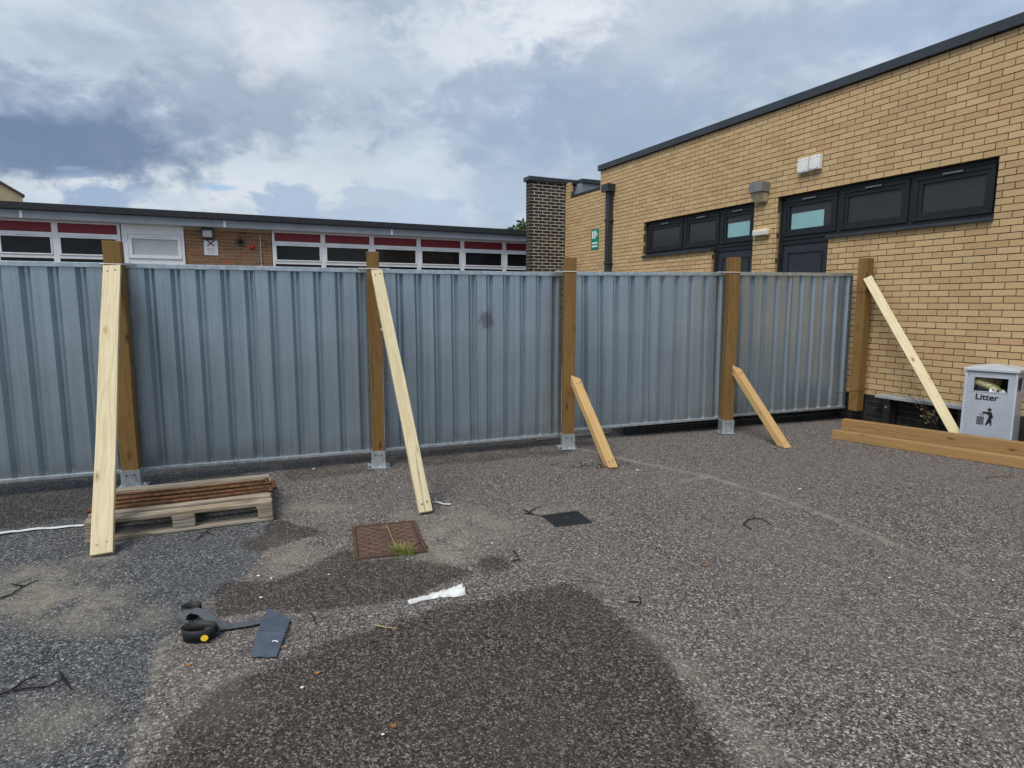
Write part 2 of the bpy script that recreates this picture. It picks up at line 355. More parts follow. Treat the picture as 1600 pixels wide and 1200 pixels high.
c = t.mix(t.math('MULTIPLY', moss, .8), c, (.10, .115, .03))
hgt = t.math('ADD', t.math('MULTIPLY', t.math('SUBTRACT', .6, cdist), 1.0), t.math('ADD', t.math('MULTIPLY', cs.outputs[0], .5), t.math('MULTIPLY', ngr, .3)))
pset(t, col=c, rough=t.math('SUBTRACT', .92, t.math('MULTIPLY', wetdark, .12)), spec=.22, nrm=t.bump(hgt, .85, .0045))

# ------------------------------------------------------------------ mesh helpers
def empty(name, label=None, cat=None, group=None, loc=(0, 0, 0), rz=0.0):
    o = bpy.data.objects.new(name, None); COL.objects.link(o); o.location = loc; o.rotation_euler = (0, 0, rz)
    o.empty_display_size = .2
    return tag(o, label, cat, group)
def tag(o, label=None, cat=None, group=None, kind=None):
    if label: o['label'] = label
    if cat: o['category'] = cat
    if group: o['group'] = group
    if kind: o['kind'] = kind
    return o
def link(name, me, mat=None, parent=None, loc=None):
    o = bpy.data.objects.new(name, me); COL.objects.link(o)
    if mat and not me.materials: me.materials.append(MATS[mat])
    if parent: o.parent = parent
    if loc is not None: o.location = loc
    return o
class MB:
    def __init__(s): s.v = []; s.f = []
    def box(s, x0, x1, y0, y1, z0, z1, open_y1=False):
        b = len(s.v)
        s.v += [(x0, y0, z0), (x1, y0, z0), (x1, y1, z0), (x0, y1, z0), (x0, y0, z1), (x1, y0, z1), (x1, y1, z1), (x0, y1, z1)]
        fs = [(0, 3, 2, 1), (4, 5, 6, 7), (0, 1, 5, 4), (1, 2, 6, 5), (3, 0, 4, 7)]
        if not open_y1: fs.append((2, 3, 7, 6))
        s.f += [tuple(b+i for i in f) for f in fs]; return s
    def prism(s, pts, z0, z1):          # pts counter-clockwise in xy
        b = len(s.v); n = len(pts)
        s.v += [(p[0], p[1], z0) for p in pts]+[(p[0], p[1], z1) for p in pts]
        s.f.append(tuple(b+i for i in reversed(range(n)))); s.f.append(tuple(b+n+i for i in range(n)))
        for i in range(n): j = (i+1) % n; s.f.append((b+i, b+j, b+n+j, b+n+i))
        return s
    def prism_y(s, pts, y0, y1):        # pts in xz, extruded along y
        b = len(s.v); n = len(pts)
        s.v += [(p[0], y0, p[1]) for p in pts]+[(p[0], y1, p[1]) for p in pts]
        s.f.append(tuple(b+i for i in range(n))); s.f.append(tuple(b+n+i for i in reversed(range(n))))
        for i in range(n): j = (i+1) % n; s.f.append((b+j, b+i, b+n+i, b+n+j))
        return s
    def tube(s, pts, rads, n=6, cap=True):
        pts = [Vector(p) for p in pts]; b = len(s.v)
        if not hasattr(rads, '__len__'): rads = [rads]*len(pts)
        for i, p in enumerate(pts):
            d = (pts[min(i+1, len(pts)-1)]-pts[max(i-1, 0)]).normalized()
            h = Vector((0, 0, 1)) if abs(d.z) < .9 else Vector((1, 0, 0))
            a = d.cross(h).normalized(); c = a.cross(d)
            for k in range(n):
                an = 2*math.pi*k/n; s.v.append(tuple(p+(a*math.cos(an)+c*math.sin(an))*rads[i]))
        for i in range(len(pts)-1):
            for k in range(n):
                k2 = (k+1) % n; s.f.append((b+i*n+k, b+(i+1)*n+k, b+(i+1)*n+k2, b+i*n+k2))
        if cap:
            s.f.append(tuple(b+k for k in range(n))); s.f.append(tuple(b+(len(pts)-1)*n+k for k in reversed(range(n))))
        return s
    def strip(s, left, right, th=0.002):      # a thick ribbon between two polylines
        b = len(s.v); n = len(left)
        for l, r in zip(left, right):
            l = Vector(l); r = Vector(r); s.v += [tuple(l), tuple(r)]
        nn = []
        for i in range(n):
            i0, i1 = max(i-1, 0), min(i+1, n-1)
            t_ = Vector(left[i1])-Vector(left[i0]); w_ = Vector(right[i])-Vector(left[i]); nn.append(t_.cross(w_).normalized()*th)
        for i, (l, r) in enumerate(zip(left, right)):
            s.v += [tuple(Vector(l)-nn[i]), tuple(Vector(r)-nn[i])]
        o = b+2*n
        for i in range(n-1):
            a, c, d, e = b+2*i, b+2*i+1, b+2*i+3, b+2*i+2
            s.f += [(a, c, d, e), (o+2*i, o+2*i+2, o+2*i+3, o+2*i+1), (a, e, o+2*i+2, o+2*i), (c, o+2*i+1, o+2*i+3, d)]
        s.f += [(b, o, o+1, b+1), (b+2*n-2, b+2*n-1, o+2*n-1, o+2*n-2)]
        return s
    def mesh(s, name, bevel=0.0, smooth=False, seg=2):
        me = bpy.data.meshes.new(name); me.from_pydata(s.v, [], s.f); 
        bm = bmesh.new(); bm.from_mesh(me); bmesh.ops.recalc_face_normals(bm, faces=bm.faces)
        if bevel: bmesh.ops.bevel(bm, geom=list(bm.edges), offset=bevel, segments=seg, affect='EDGES', profile=.6, clamp_overlap=True)
        bm.to_mesh(me); bm.free()
        if smooth:
            for p in me.polygons: p.use_smooth = True
        me.update(); return me
    def build(s, name, mat, parent=None, bevel=0.0, smooth=False, loc=None, seg=2):
        return link(name, s.mesh(name, bevel, smooth, seg), mat, parent, loc)
def lathe(prof, n=20):
    m = MB()
    for r, z in prof:
        for k in range(n): a = 2*math.pi*k/n; m.v.append((r*math.cos(a), r*math.sin(a), z))
    for i in range(len(prof)-1):
        for k in range(n): k2 = (k+1) % n; m.f.append((i*n+k, i*n+k2, (i+1)*n+k2, (i+1)*n+k))
    m.f.append(tuple(reversed(range(n)))); m.f.append(tuple((len(prof)-1)*n+k for k in range(n)))
    return m

# ================================================================== GROUND
def axis(lo, hi, st, far):
    core = list(np.arange(lo, hi+1e-6, st)); out = []; d = st
    a = lo
    while a > -far: d *= 1.5; a -= d; out.append(a)
    b = hi; d = st; o2 = []
    while b < far: d *= 1.5; b += d; o2.append(b)
    return np.array(out[::-1]+core+o2)
gx = axis(-5.6, 6.4, .03, 600); gy = axis(1.5, 8.4, .03, 600)
X, Y = np.meshgrid(gx, gy); V = np.stack([X.ravel(), Y.ravel(), np.zeros(X.size)], 1)
nx, ny = len(gx), len(gy)
ii = np.arange(ny-1)[:, None]*nx+np.arange(nx-1)[None, :]
Q = np.stack([ii, ii+1, ii+nx+1, ii+nx], -1).reshape(-1, 4)
# gentle unevenness of the old surface inside the yard (a few millimetres)
fade = np.exp(-((X/7)**4+((Y-5)/5)**4)).ravel()
V[:, 2] = fade*(.0035*np.sin(V[:, 0]*1.9+.7)*np.cos(V[:, 1]*1.7)+.0025*np.sin(V[:, 0]*4.1+V[:, 1]*3.3))-.004
me = bpy.data.meshes.new('ground')
me.vertices.add(len(V)); me.vertices.foreach_set('co', V.ravel().astype(np.float32))
me.loops.add(Q.size); me.loops.foreach_set('vertex_index', Q.ravel().astype(np.int32))
me.polygons.add(len(Q)); me.polygons.foreach_set('loop_start', (np.arange(len(Q))*4).astype(np.int32))
me.update(calc_edges=True)
PXY = V[:, :2]
near = np.where((np.abs(PXY[:, 0]) < 7.5) & (PXY[:, 1] > .5) & (PXY[:, 1] < 9.5))[0]
def poly_mask(px, soft):
    P = np.array([G(a, b).xy for a, b in px]); q = PXY[near]; n = len(P)
    dmin = np.full(len(q), 1e9); ins = np.zeros(len(q), bool)
    for i in range(n):
        a, b = P[i], P[(i+1) % n]; e = b-a; tt = np.clip(((q-a)@e)/(e@e+1e-12), 0, 1)
        dmin = np.minimum(dmin, np.linalg.norm(q-a-tt[:, None]*e, axis=1))
        cnd = (a[1] > q[:, 1]) != (b[1] > q[:, 1])
        xi = a[0]+(q[:, 1]-a[1])/(b[1]-a[1]+1e-12)*(b[0]-a[0]); ins ^= cnd & (q[:, 0] < xi)
    sd = np.where(ins, dmin, -dmin)
    out = np.zeros(len(PXY)); out[near] = np.clip(.5+sd/(2*soft), 0, 1); return out
def line_mask(px, width):
    P = np.array([G(a, b).xy for a, b in px]); q = PXY[near]; dmin = np.full(len(q), 1e9)
    for i in range(len(P)-1):
        a, b = P[i], P[i+1]; e = b-a; tt = np.clip(((q-a)@e)/(e@e+1e-12), 0, 1)
        dmin = np.minimum(dmin, np.linalg.norm(q-a-tt[:, None]*e, axis=1))
    out = np.zeros(len(PXY)); out[near] = np.exp(-(dmin/width)**2); return out
def blob(x, y, rx, ry):
    return poly_mask([(x+rx*math.cos(a), y+ry*math.sin(a)) for a in np.linspace(0, 2*math.pi, 14)[:-1]], .10)
tar = poly_mask([(-500, 790), (0, 757), (200, 745), (418, 728), (424, 850), (380, 900), (330, 930), (275, 985), (235, 1080), (205, 1195), (150, 1400), (-900, 1400)], .05)
wetdark = np.maximum.reduce([
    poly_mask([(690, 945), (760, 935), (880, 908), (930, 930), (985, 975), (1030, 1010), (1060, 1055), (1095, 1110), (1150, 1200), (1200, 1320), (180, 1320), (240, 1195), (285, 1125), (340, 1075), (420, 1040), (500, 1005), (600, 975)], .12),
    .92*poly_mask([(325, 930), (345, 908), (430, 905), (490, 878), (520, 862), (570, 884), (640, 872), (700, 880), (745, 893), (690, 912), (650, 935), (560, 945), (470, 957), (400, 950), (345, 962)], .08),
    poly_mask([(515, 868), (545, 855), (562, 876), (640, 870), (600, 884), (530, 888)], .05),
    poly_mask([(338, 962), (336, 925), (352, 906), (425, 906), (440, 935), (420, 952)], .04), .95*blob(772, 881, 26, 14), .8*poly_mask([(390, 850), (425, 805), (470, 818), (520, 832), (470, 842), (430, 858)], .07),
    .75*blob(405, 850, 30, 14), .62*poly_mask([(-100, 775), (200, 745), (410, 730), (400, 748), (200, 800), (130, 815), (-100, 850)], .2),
    .55*poly_mask([(420, 720), (880, 684), (960, 690), (900, 712), (640, 735), (430, 760)], .15)])  # last polygon: darker band along the foot of the hoarding
sand = np.clip(np.maximum.reduce([
    .9*blob(75, 925, 130, 42), .8*blob(150, 965, 110, 20), .8*blob(430, 848, 26, 14), .75*blob(500, 798, 60, 12), .7*blob(470, 870, 55, 26),
    .9*blob(690, 850, 50, 32), .6*blob(730, 830, 80, 40), .5*blob(650, 803, 60, 10), .55*blob(158, 872, 36, 7), .45*blob(870, 797, 60, 12), .5*blob(340, 1090, 60, 60), .55*blob(110, 1130, 130, 40),
    .9*line_mask([(905, 700), (1000, 722), (1100, 743), (1200, 772), (1300, 808), (1400, 850)], .028),
    .45*line_mask([(1000, 760), (1110, 745)], .05), .85*line_mask([(262, 990), (245, 1040), (228, 1110), (208, 1200)], .018),
    .5*line_mask([(180, 850), (225, 838)], .03), .4*line_mask([(520, 735), (700, 715), (880, 700)], .05),
    .45*line_mask([(1000, 985), (1040, 1020), (1110, 1080), (1200, 1180)], .07)]), 0, 1)
moss = np.clip(np.maximum.reduce([.9*line_mask([(858, 801), (900, 797), (925, 810)], .03), .9*line_mask([(545, 822), (655, 811)], .022), .8*line_mask([(542, 828), (560, 876)], .018), .7*line_mask([(870, 826), (925, 817)], .02), .7*blob(635, 866, 40, 8), .5*blob(1215, 690, 26, 4)]), 0, 1)
scuff = np.maximum.reduce([line_mask([(905, 700), (1000, 722), (1100, 743), (1200, 772), (1300, 808)], .022), .5*line_mask([(1020, 757), (1110, 745)], .03), .9*line_mask([(262, 990), (245, 1040), (228, 1110), (208, 1200)], .010), .8*line_mask([(180, 850), (225, 838)], .018), .5*line_mask([(100, 955), (190, 938)], .03), .45*line_mask([(1300, 808), (1400, 850), (1520, 900)], .03), .9*line_mask([(140, 873), (178, 872)], .02), .8*line_mask([(652, 806), (684, 804)], .012)])
for nm, arr in (('scuff', scuff), ('tar', tar), ('wetdark', wetdark), ('sand', sand), ('moss', moss)):
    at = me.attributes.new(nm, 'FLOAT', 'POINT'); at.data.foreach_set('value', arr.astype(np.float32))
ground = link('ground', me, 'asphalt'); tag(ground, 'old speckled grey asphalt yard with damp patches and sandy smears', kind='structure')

# ================================================================== BRICKWORK
COURSE, BL = .075, .225
def brick_proto(L, d=.05, jit=.0015, gap=0.0):
    m = MB(); m.box(-L/2, L/2, 0, d, -.0325+gap, .0325-gap, True)
    m.v = [(x+random.uniform(-jit, jit), y+random.uniform(0, jit*1.6)*(1 if y == 0 else 0), z+random.uniform(-jit, jit)) for x, y, z in m.v]
    return m
def brickwork(parent, u0, u1, z0, z1, openings, mat, pick=None, limit=0, phase=0.0, d=.05, yface=0.0, name='brick', rest='brickwork', gap=0.0):
    """courses of bricks with their faces at local y = yface; the best `limit` become single objects, the rest one part"""
    pieces = []
    n = int(round((z1-z0)/COURSE))
    for k in range(n):
        zc = z0+(k+.5)*COURSE; off = (BL/2 if k % 2 else 0)+phase
        u = u0-BL+((off-u0) % BL) - BL
        while u < u1:
            segs = [(max(u+.005, u0), min(u+BL-.005, u1))]
            for (a, b, c, e) in openings:
                if zc > c and zc < e:
                    ns = []
                    for s0, s1 in segs:
                        if s1 <= a or s0 >= b: ns.append((s0, s1))
                        else:
                            if a-s0 > .02: ns.append((s0, a))
                            if s1-b > .02: ns.append((b, s1))
                    segs = ns
            for s0, s1 in segs:
                if s1-s0 > .025: pieces.append(((s0+s1)/2, s1-s0, zc))
            u += BL
    if pick is None: single = []; rest_p = pieces
    else:
        sc_ = sorted(pieces, key=lambda p: -pick(p)); single = [p for p in sc_[:limit] if pick(p) > 0]; ids = set(single)
        rest_p = [p for p in pieces if p not in ids]
    protos = {}
    for uc, L, zc in single:
        key = round(L, 3); var = random.randint(0, 3) if abs(L-.215) < .002 else 0
        if (key, var) not in protos:
            protos[(key, var)] = brick_proto(L-2*gap, d, .0015, gap).mesh('brick'); protos[(key, var)].materials.append(MATS[mat])
        o = bpy.data.objects.new(name, protos[(key, var)]); COL.objects.link(o); o.parent = parent
        o.location = (uc, yface+random.uniform(-.0012, .0012), zc)
    if rest_p:
        m = MB(); j = .0015
        for uc, L, zc in rest_p:
            dy = random.uniform(-.0015, .0015)
            m.box(uc-L/2+random.uniform(-j, j), uc+L/2+random.uniform(-j, j), yface+dy, yface+d, zc-.0325+random.uniform(-j, j), zc+.0325+random.uniform(-j, j), True)
        o = m.build(rest, mat, parent); o['kind'] = 'stuff'
    return single, rest_p
def backing(m, u0, u1, z0, z1, openings, y0, y1):
    """solid wall with rectangular openings"""
    us = sorted({u0, u1, *[v for o in openings for v in o[:2] if u0 < v < u1]}); zs = sorted({z0, z1, *[v for o in openings for v in o[2:] if z0 < v < z1]})
    for i in range(len(us)-1):
        run = None
        for k in range(len(zs)-1):
            uc, zc = (us[i]+us[i+1])/2, (zs[k]+zs[k+1])/2
            hole = any(a < uc < b and c < zc < e for a, b, c, e in openings)
            if not hole and run is None: run = zs[k]
            if hole and run is not None: m.box(us[i], us[i+1], y0, y1, run, zs[k]); run = None
        if run is not None: m.box(us[i], us[i+1], y0, y1, run, zs[-1])
    return m
def project(p):
    c, s = math.cos(PIT), math.sin(PIT); y = p.y; z = p.z-EYE
    dep = y*c-z*s
    if dep < .1: return None
    return (800+F*p.x/dep, 600-F*(y*s+z*c)/dep)

# ================================================================== YELLOW BRICK BUILDING (local x along the wall, -y outwards)
yb = empty('school_building', 'yellow brick school block with dark grey windows and doors on the right', 'building', None, P0, math.atan2(UU.y, UU.x))
bpy.context.view_layer.update()
def wl(u, y, z): return Vector((P0.x+UU.x*u+WN.x*y, P0.y+UU.y*u+WN.y*y, z))
NB = 50; UEND = NB*BL
ZC = round(WP(1300, 150)[1]*0+WP(1480, 81.5)[1], 3)
ZTOP = COURSE*round(ZC/COURSE)
def snapz(z): return COURSE*round(z/COURSE)
def snapu(u, h=BL/2): return round(u/h)*h
wr0, wr1 = WP(1216.6, 311.9)[0], WP(1552.8, 249.6)[0]; wz1 = snapz(WP(1552.8, 249.6)[1]); wz0 = snapz(WP(1296.7, 371.4)[1]); dr1 = WP(1298, 400)[0]
wl0, wl1 = WP(1006, 351)[0], WP(1181, 319)[0]; dl0 = WP(1113, 400)[0]
wr0, wr1, dr1, wl0, wl1, dl0 = [snapu(v, BL/2)+.0 for v in (wr0, wr1, dr1, wl0, wl1, dl0)]
PLAT = .225
opens = [(wr0, wr1, wz0, wz1), (wr0, dr1, PLAT, wz0+.001), (wl0, wl1, wz0, wz1), (dl0, wl1, PLAT, wz0+.001)]
wall = backing(MB(), 0, UEND, 0, ZTOP, opens, .006, .30).build('wall', 'mortar_brown', yb)
def score(p):
    q = project(wl(p[0], 0, p[2]))
    if q is None or not (-5 < q[0] < 1605 and -5 < q[1] < 1205): return -1
    # behind the fence line
    if q[0] < 1335 and q[1] > 428: return -1
    if q[0] > 1512 and q[1] > 562: return -1
    return p[1]*1000/(wl(p[0], 0, p[2]).y**2)
brickwork(wall, 0, UEND, 5*COURSE, ZTOP, opens, 'yellow_brick', score, 300, .06)
brickwork(wall, 0, UEND, 0, 5*COURSE, opens, 'black_brick', score, 0, .06, rest='plinth_brickwork', yface=-.002)
mb_ = backing(MB(), 0, UEND, 0.0, 5*COURSE-.004, opens, .0045, .02); mb_.build('plinth_mortar', 'mortar_black', yb)
# coping
cp = MB(); cp.box(-.05, UEND+.05, -.05, .42, ZTOP+.006, ZTOP+.118); cp.build('coping', 'anthracite_metal', yb, .006)
MB().box(-.03, UEND+.03, -.028, .3, ZTOP+.118, ZTOP+.128).build('coping_cap', 'anthracite_metal', yb, .003)
MB().box(0, .3, .30, 4.0, 0, ZTOP).build('end_wall', 'mortar_brown', yb)
MB().box(-.0, UEND, .42, 9.0, ZTOP-.35, ZTOP-.2).build('roof', 'roof_felt', yb)

def window_unit(root, u0, u1, z0, z1, splits, doors, labels):
    fy0, fy1 = .085, .155
    # outer frame pieces
    fr = empty('window', None); fr.parent = root
    m = MB(); t_ = .055
    m.box(u0, u1, fy0, fy1, z1-t_, z1); m.box(u0, u1, fy0, fy1, z0+.03, z0+.03+t_)
    m.box(u0, u0+t_, fy0+.001, fy1, z0+.03+t_, z1-t_); m.box(u1-t_, u1, fy0+.001, fy1, z0+.03+t_, z1-t_)
    for s in splits: m.box(s-t_/2, s+t_/2, fy0+.001, fy1, z0+.03+t_, z1-t_)
    m.build('frame', 'anthracite', fr, .004)
    xs = [u0+t_/2]+list(splits)+[u1-t_/2]
    for i in range(len(xs)-1):
        a, b = xs[i]+t_/2+.004, xs[i+1]-t_/2-.004; c, e = z0+.03+t_+.004, z1-t_-.004
        sh = MB(); q = .095
        isd = labels[i] == 'film'
        for (o, th, y0) in ((0, .045, fy0-.016), (.045, .05, fy0-.004)):
            a1, b1, c1, e1 = a+o, b-o, c+o, e-o
            sh.box(a1, b1, y0, fy1-.01, e1-th, e1); sh.box(a1, b1, y0, fy1-.01, c1, c1+th)
            sh.box(a1, a1+th, y0+.001, fy1-.01, c1+th, e1-th); sh.box(b1-th, b1, y0+.001, fy1-.01, c1+th, e1-th)
        s_ = sh.build('sash', 'anthracite', fr, .004)
        MB().box(a+q-.004, b-q+.004, fy0+.018, fy0+.030, c+q-.004, e-q+.004).build('pane', 'frosted_glass', s_)
        uc = (a+b)/2
        MB().box(uc-.11, uc+.11, fy0-.036, fy0-.018, e-.028, e-.008).build('trickle_vent', 'lamp_hood_grey', s_, .004)
        if isd: MB().box(a+q+.03, b-q-(.12 if i == 0 else .02), fy0+.0135, fy0+.0165, c+q, c+q+(e-c-2*q)*.68).build('privacy_film', 'teal_film', s_)
    return fr
def sill(root, u0, u1, z):
    MB().prism_y([(0, 0)], 0, 0) if False else None
    m = MB(); m.box(u0, u1, -.045, .10, z-.01, z+.028); m.build('sill', 'anthracite_metal', root, .005)
def door_unit(root, u0, u1, z0, z1):
    d = empty('door'); d.parent = root
    m = MB(); t_ = .06
    m.box(u0, u0+t_, .085, .155, z0, z1); m.box(u1-t_, u1, .085, .155, z0, z1); m.box(u0+t_, u1-t_, .086, .155, z1-t_, z1)
    m.build('door_frame', 'anthracite', d, .004)
    l = MB(); l.box(u0+t_+.004, u1-t_-.004, .10, .145, z0+.01, z1-t_-.004); lf = l.build('door_leaf', 'anthracite_door', d, .003)
    a, b, c, e = u0+t_+.09, u1-t_-.09, z0+.1, z1-t_-.11
    m = MB(); th = .02
    m.box(a, b, .090, .101, e-th, e); m.box(a, b, .090, .101, c, c+th); m.box(a, a+th, .0905, .101, c+th, e-th); m.box(b-th, b, .0905, .101, c+th, e-th)
    m.build('moulding', 'anthracite', lf, .003)
    MB().box((u0+u1)/2-.055, (u0+u1)/2+.055, .093, .0985, 1.48, 1.60).build('notice', 'sign_grey', lf)
    h = MB(); h.box(u0+t_+.03, u0+t_+.07, .085, .099, 1.12, 1.32); h.tube([(u0+t_+.05, .07, 1.25), (u0+t_+.17, .07, 1.25)], .009, 8); h.tube([(u0+t_+.05, .09, 1.25), (u0+t_+.05, .066, 1.25)], .009, 8)
    h.build('handle', 'galvanised_rail', lf)
    return d
s1, s2 = WP(1304, 340)[0], WP(1417, 320)[0]
window_unit(yb, wr0, wr1, wz0, wz1, [s1, s2], None, ['film', '', ''])
sill(yb, dr1-.02, wr1+.0, wz0)
s1, s2 = WP(1063, 370)[0], WP(1120, 360)[0]
window_unit(yb, wl0, wl1, wz0, wz1, [s1, s2], None, ['', '', 'film'])
sill(yb, wl0-.0, dl0+.02, wz0)
door_unit(yb, wr0, dr1, PLAT, wz0+.02); door_unit(yb, dl0, wl1, PLAT, wz0+.02)
# rooms behind the openings
MB().box(wl0-.2, wl1+.2, .32, .5, PLAT, wz1+.2).build('inner_wall', 'dark_room', yb)
MB().box(wr0-.2, wr1+.2, .32, .5, PLAT, wz1+.2).build('inner_wall', 'dark_room', yb)
# downpipe with hopper
pu0, pu1 = WP(949.5, 360)[0], WP(961, 360)[0]; hz0, hz1 = WP(955, 301)[1], WP(955, 289)[1]
dp = empty('downpipe'); dp.parent = yb
pc = (pu0+pu1)/2
MB().box(pc-.06, pc+.06, -.125, -.012, .30, hz0).build('pipe', 'anthracite_metal', dp, .008)
MB().box(pc-.125, pc+.125, -.20, -.004, hz0, hz1).build('hopper', 'anthracite_metal', dp, .006)
for z in (1.2, 2.4, 3.3): MB().box(pc-.085, pc+.085, -.132, -.001, z, z+.04).build('bracket', 'anthracite_metal', dp, .004)

# lower wing of the block beyond the step, set back a little
LW = -WP(938, 300)[0]+WP(884, 300, 0)[0]; LU0 = BL*round(LW/BL) ; LTOP = snapz(WP(900, 306)[1])
lw = backing(MB(), LU0, -.002, 0, LTOP, [], .046, .32).build('low_wing_wall', 'mortar_brown', yb)
brickwork(lw, LU0, -.002, 0, LTOP, [], 'yellow_brick', None, 0, .10, yface=.04)
zpt = WP(884, 283)[1]
lw2 = MB().box(LU0, LU0+.25, .046, .10, LTOP, snapz(zpt-.08)).build('wing_end_upstand', 'mortar_brown', yb)
brickwork(lw2, LU0, LU0+.25, LTOP, snapz(zpt-.08), [], 'yellow_brick', None, 0, .10, yface=.04)
ZP = snapz(zpt-.08)
MB().box(LU0+.252, -.004, .03, .12, LTOP+.004, LTOP+.06).build('wing_edge_trim', 'anthracite_metal', yb, .004)
MB().box(LU0-.2, LU0+.25, .325, 3.4, LTOP-.3, ZP+.003).build('wing_upstand', 'fascia_grey', yb, .004)
MB().box(LU0-.24, LU0+.29, .322, 3.44, ZP+.004, ZP+.10).build('wing_coping', 'anthracite_metal', yb, .004)
MB().box(LU0+.26, -.004, .33, 6, LTOP-.3, LTOP-.1).build('wing_roof', 'roof_felt', yb)
# cable tray post on the coping
MB().tube([(LU0+.2, 2.0, ZP+.10), (LU0+.2, 2.0, ZP+.22)], .018, 8).build('vent_stub', 'white_plastic', yb)

# dark brick pier at the far end of the wing
pier_w = 0.0
d = ray(828.5, 300); a_ = d.x/d.y
# point on plane u = LU0: P0 + UU*LU0 - WN*wv ; find wv where x/y = a_
bx_, by_ = P0.x+UU.x*LU0, P0.y+UU.y*LU0
pier_w = (bx_-a_*by_)/(WN.x-a_*WN.y)
PE = .05
pc_ = Vector((bx_, by_, 0))
# local x = outwards direction reversed so that the face normal (+u) is local -y
ang = math.atan2(WN.y, WN.x)
pr = empty('brick_pier', 'tall dark brick pier with grey coping left of the yellow wall', 'pier', None, (bx_-WN.x*pier_w, by_-WN.y*pier_w, 0), ang)
pw = MB().box(.004, pier_w+PE, .004, .215, 0, ZP).build('wall', 'mortar_pale', pr)
def pscore(p):
    q = project(Vector((bx_, by_, 0))+Vector((WN.x, WN.y, 0))*(p[0]-pier_w)+Vector((0, 0, p[2])))
    return 1.0 if q and q[1] < 426 else -1
brickwork(pw, 0, pier_w+PE, 0, ZP, [], 'dark_brick', pscore, 300, 0.0, d=.05, yface=0, gap=.0035)
# outer side face bricks
m = MB()
for k in range(int(ZP/COURSE)):
    y = -.05 if k % 2 else -.1625
    while y < .215:
        a, b = max(y+.005, .0008), min(y+.22, .215)
        if b-a > .03: m.box(-.0008, .05, a, b, k*COURSE+.005, (k+1)*COURSE-.005)
        y += BL
o = m.build('side_brickwork', 'dark_brick', pw); o['kind'] = 'stuff'
MB().box(-.05, pier_w+.36, -.05, .27, ZP+.004, ZP+.10).build('coping', 'anthracite_metal', pr, .006)

# raised step with black brick edge behind the hoarding
sa = Vector((1.36, 7.26, 0)); sb = Vector((4.43, 8.33, 0))
sd_ = (sb-sa).normalized(); sl_ = (sb-sa).length
st = empty('entrance_platform', 'low black brick edged platform behind the hoarding by the yellow wall', 'platform', None, sa, math.atan2(sd_.y, sd_.x))
MB().box(.006, sl_, .006, .34, 0, .218).build('core', 'mortar_black', st)
MB().box(-.01, sl_-.02, -.012, .36, .2185, .262).build('paving', 'concrete', st, .004)
def stscore(p): return 1.0
brickwork(st, 0, sl_, 0, .2251, [], 'black_brick', stscore, 300, 0.05, yface=0)

# fittings on the yellow wall
def wall_thing(name, label, cat, px, py):
    u, z = WP(px, py); p = wl(u, 0, z); o = empty(name, label, cat, None, p, math.atan2(UU.y, UU.x)); return o
o = wall_thing('bulkhead_lamp', 'grey hooded bulkhead lamp with yellowed lens between the two door openings', 'wall lamp', 1192, 300)
MB().prism_y([(-.13, -.02), (.13, -.02), (.13, .13), (-.13, .13)], -.17, -.003).build('hood', 'lamp_hood_grey', o, .012)
m = MB(); m.box(-.115, .115, -.15, -.005, -.165, -.021)
for i, v in enumerate(m.v):
    if v[2] < -.1 and v[1] < -.1: m.v[i] = (v[0]*.85, v[1]+.07, v[2])
m.build('lens', 'lens_yellowed', o, .02)
MB().box(-.10, .10, -.015, -.001, -.14, .08).build('back_plate', 'lamp_hood_grey', o)
o = wall_thing('emergency_light', 'small cream emergency light fitting below the hooded lamp', 'wall lamp', 1192, 364)
MB().box(-.15, .15, -.075, -.001, -.045, .055).build('body', 'yellowed_plastic', o, .02)
MB().box(-.13, .13, -.085, -.076, -.035, .02).build('diffuser', 'lens_milky', o, .003)
for px, py, lb in ((1259, 259.5, 'left one of two square white junction boxes high on the yellow wall'), (1277.5, 254.5, 'right one of two square white junction boxes high on the yellow wall')):
    o = wall_thing('junction_box', lb, 'junction box', px, py); o['group'] = 'white junction boxes'
    MB().box(-.088, .088, -.075, -.003, -.10, .10).build('housing', 'white_plastic', o, .014)
    MB().box(-.075, .075, -.080, -.0755, -.085, .085).build('cover', 'white_plastic', o, .002)
    for sx in (-1, 1):
        for sz in (-1, 1): MB().tube([(sx*.06, -.079, sz*.07), (sx*.06, -.083, sz*.07)], .006, 8).build('screw', 'screw_steel', o)
# green sign on the wing
u, z = WP(930, 374, -.04); p = wl(u, .032, z)
o = empty('safety_sign', 'green and white safety sign beside the grey downpipe', 'sign', None, p, math.atan2(UU.y, UU.x))
MB().box(-.15, .15, -.006, .004, -.22, .22).build('plate', 'sign_green', o, .002)
m = MB(); m.prism_y([(-.11, .02), (.03, .02), (.06, .18), (-.11, .18)], -.0072, -.0062); m.build('pictogram', 'sign_white', o)
m = MB(); m.prism_y([(-.04, .03), (-.01, .03), (-.02, .09), (.0, .13), (-.05, .14)], -.0084, -.0074); m.box(-.045, -.015, -.0084, -.0074, .142, .168); m.build('running_figure', 'sign_green', o)
m = MB(); m.prism_y([(.07, .05), (.12, .10), (.07, .15)], -.0072, -.0062)
for k in range(2): m.box(-.11, .11, -.0072, -.0062, -.10-k*.07, -.065-k*.07)
m.build('lettering', 'sign_white', o)

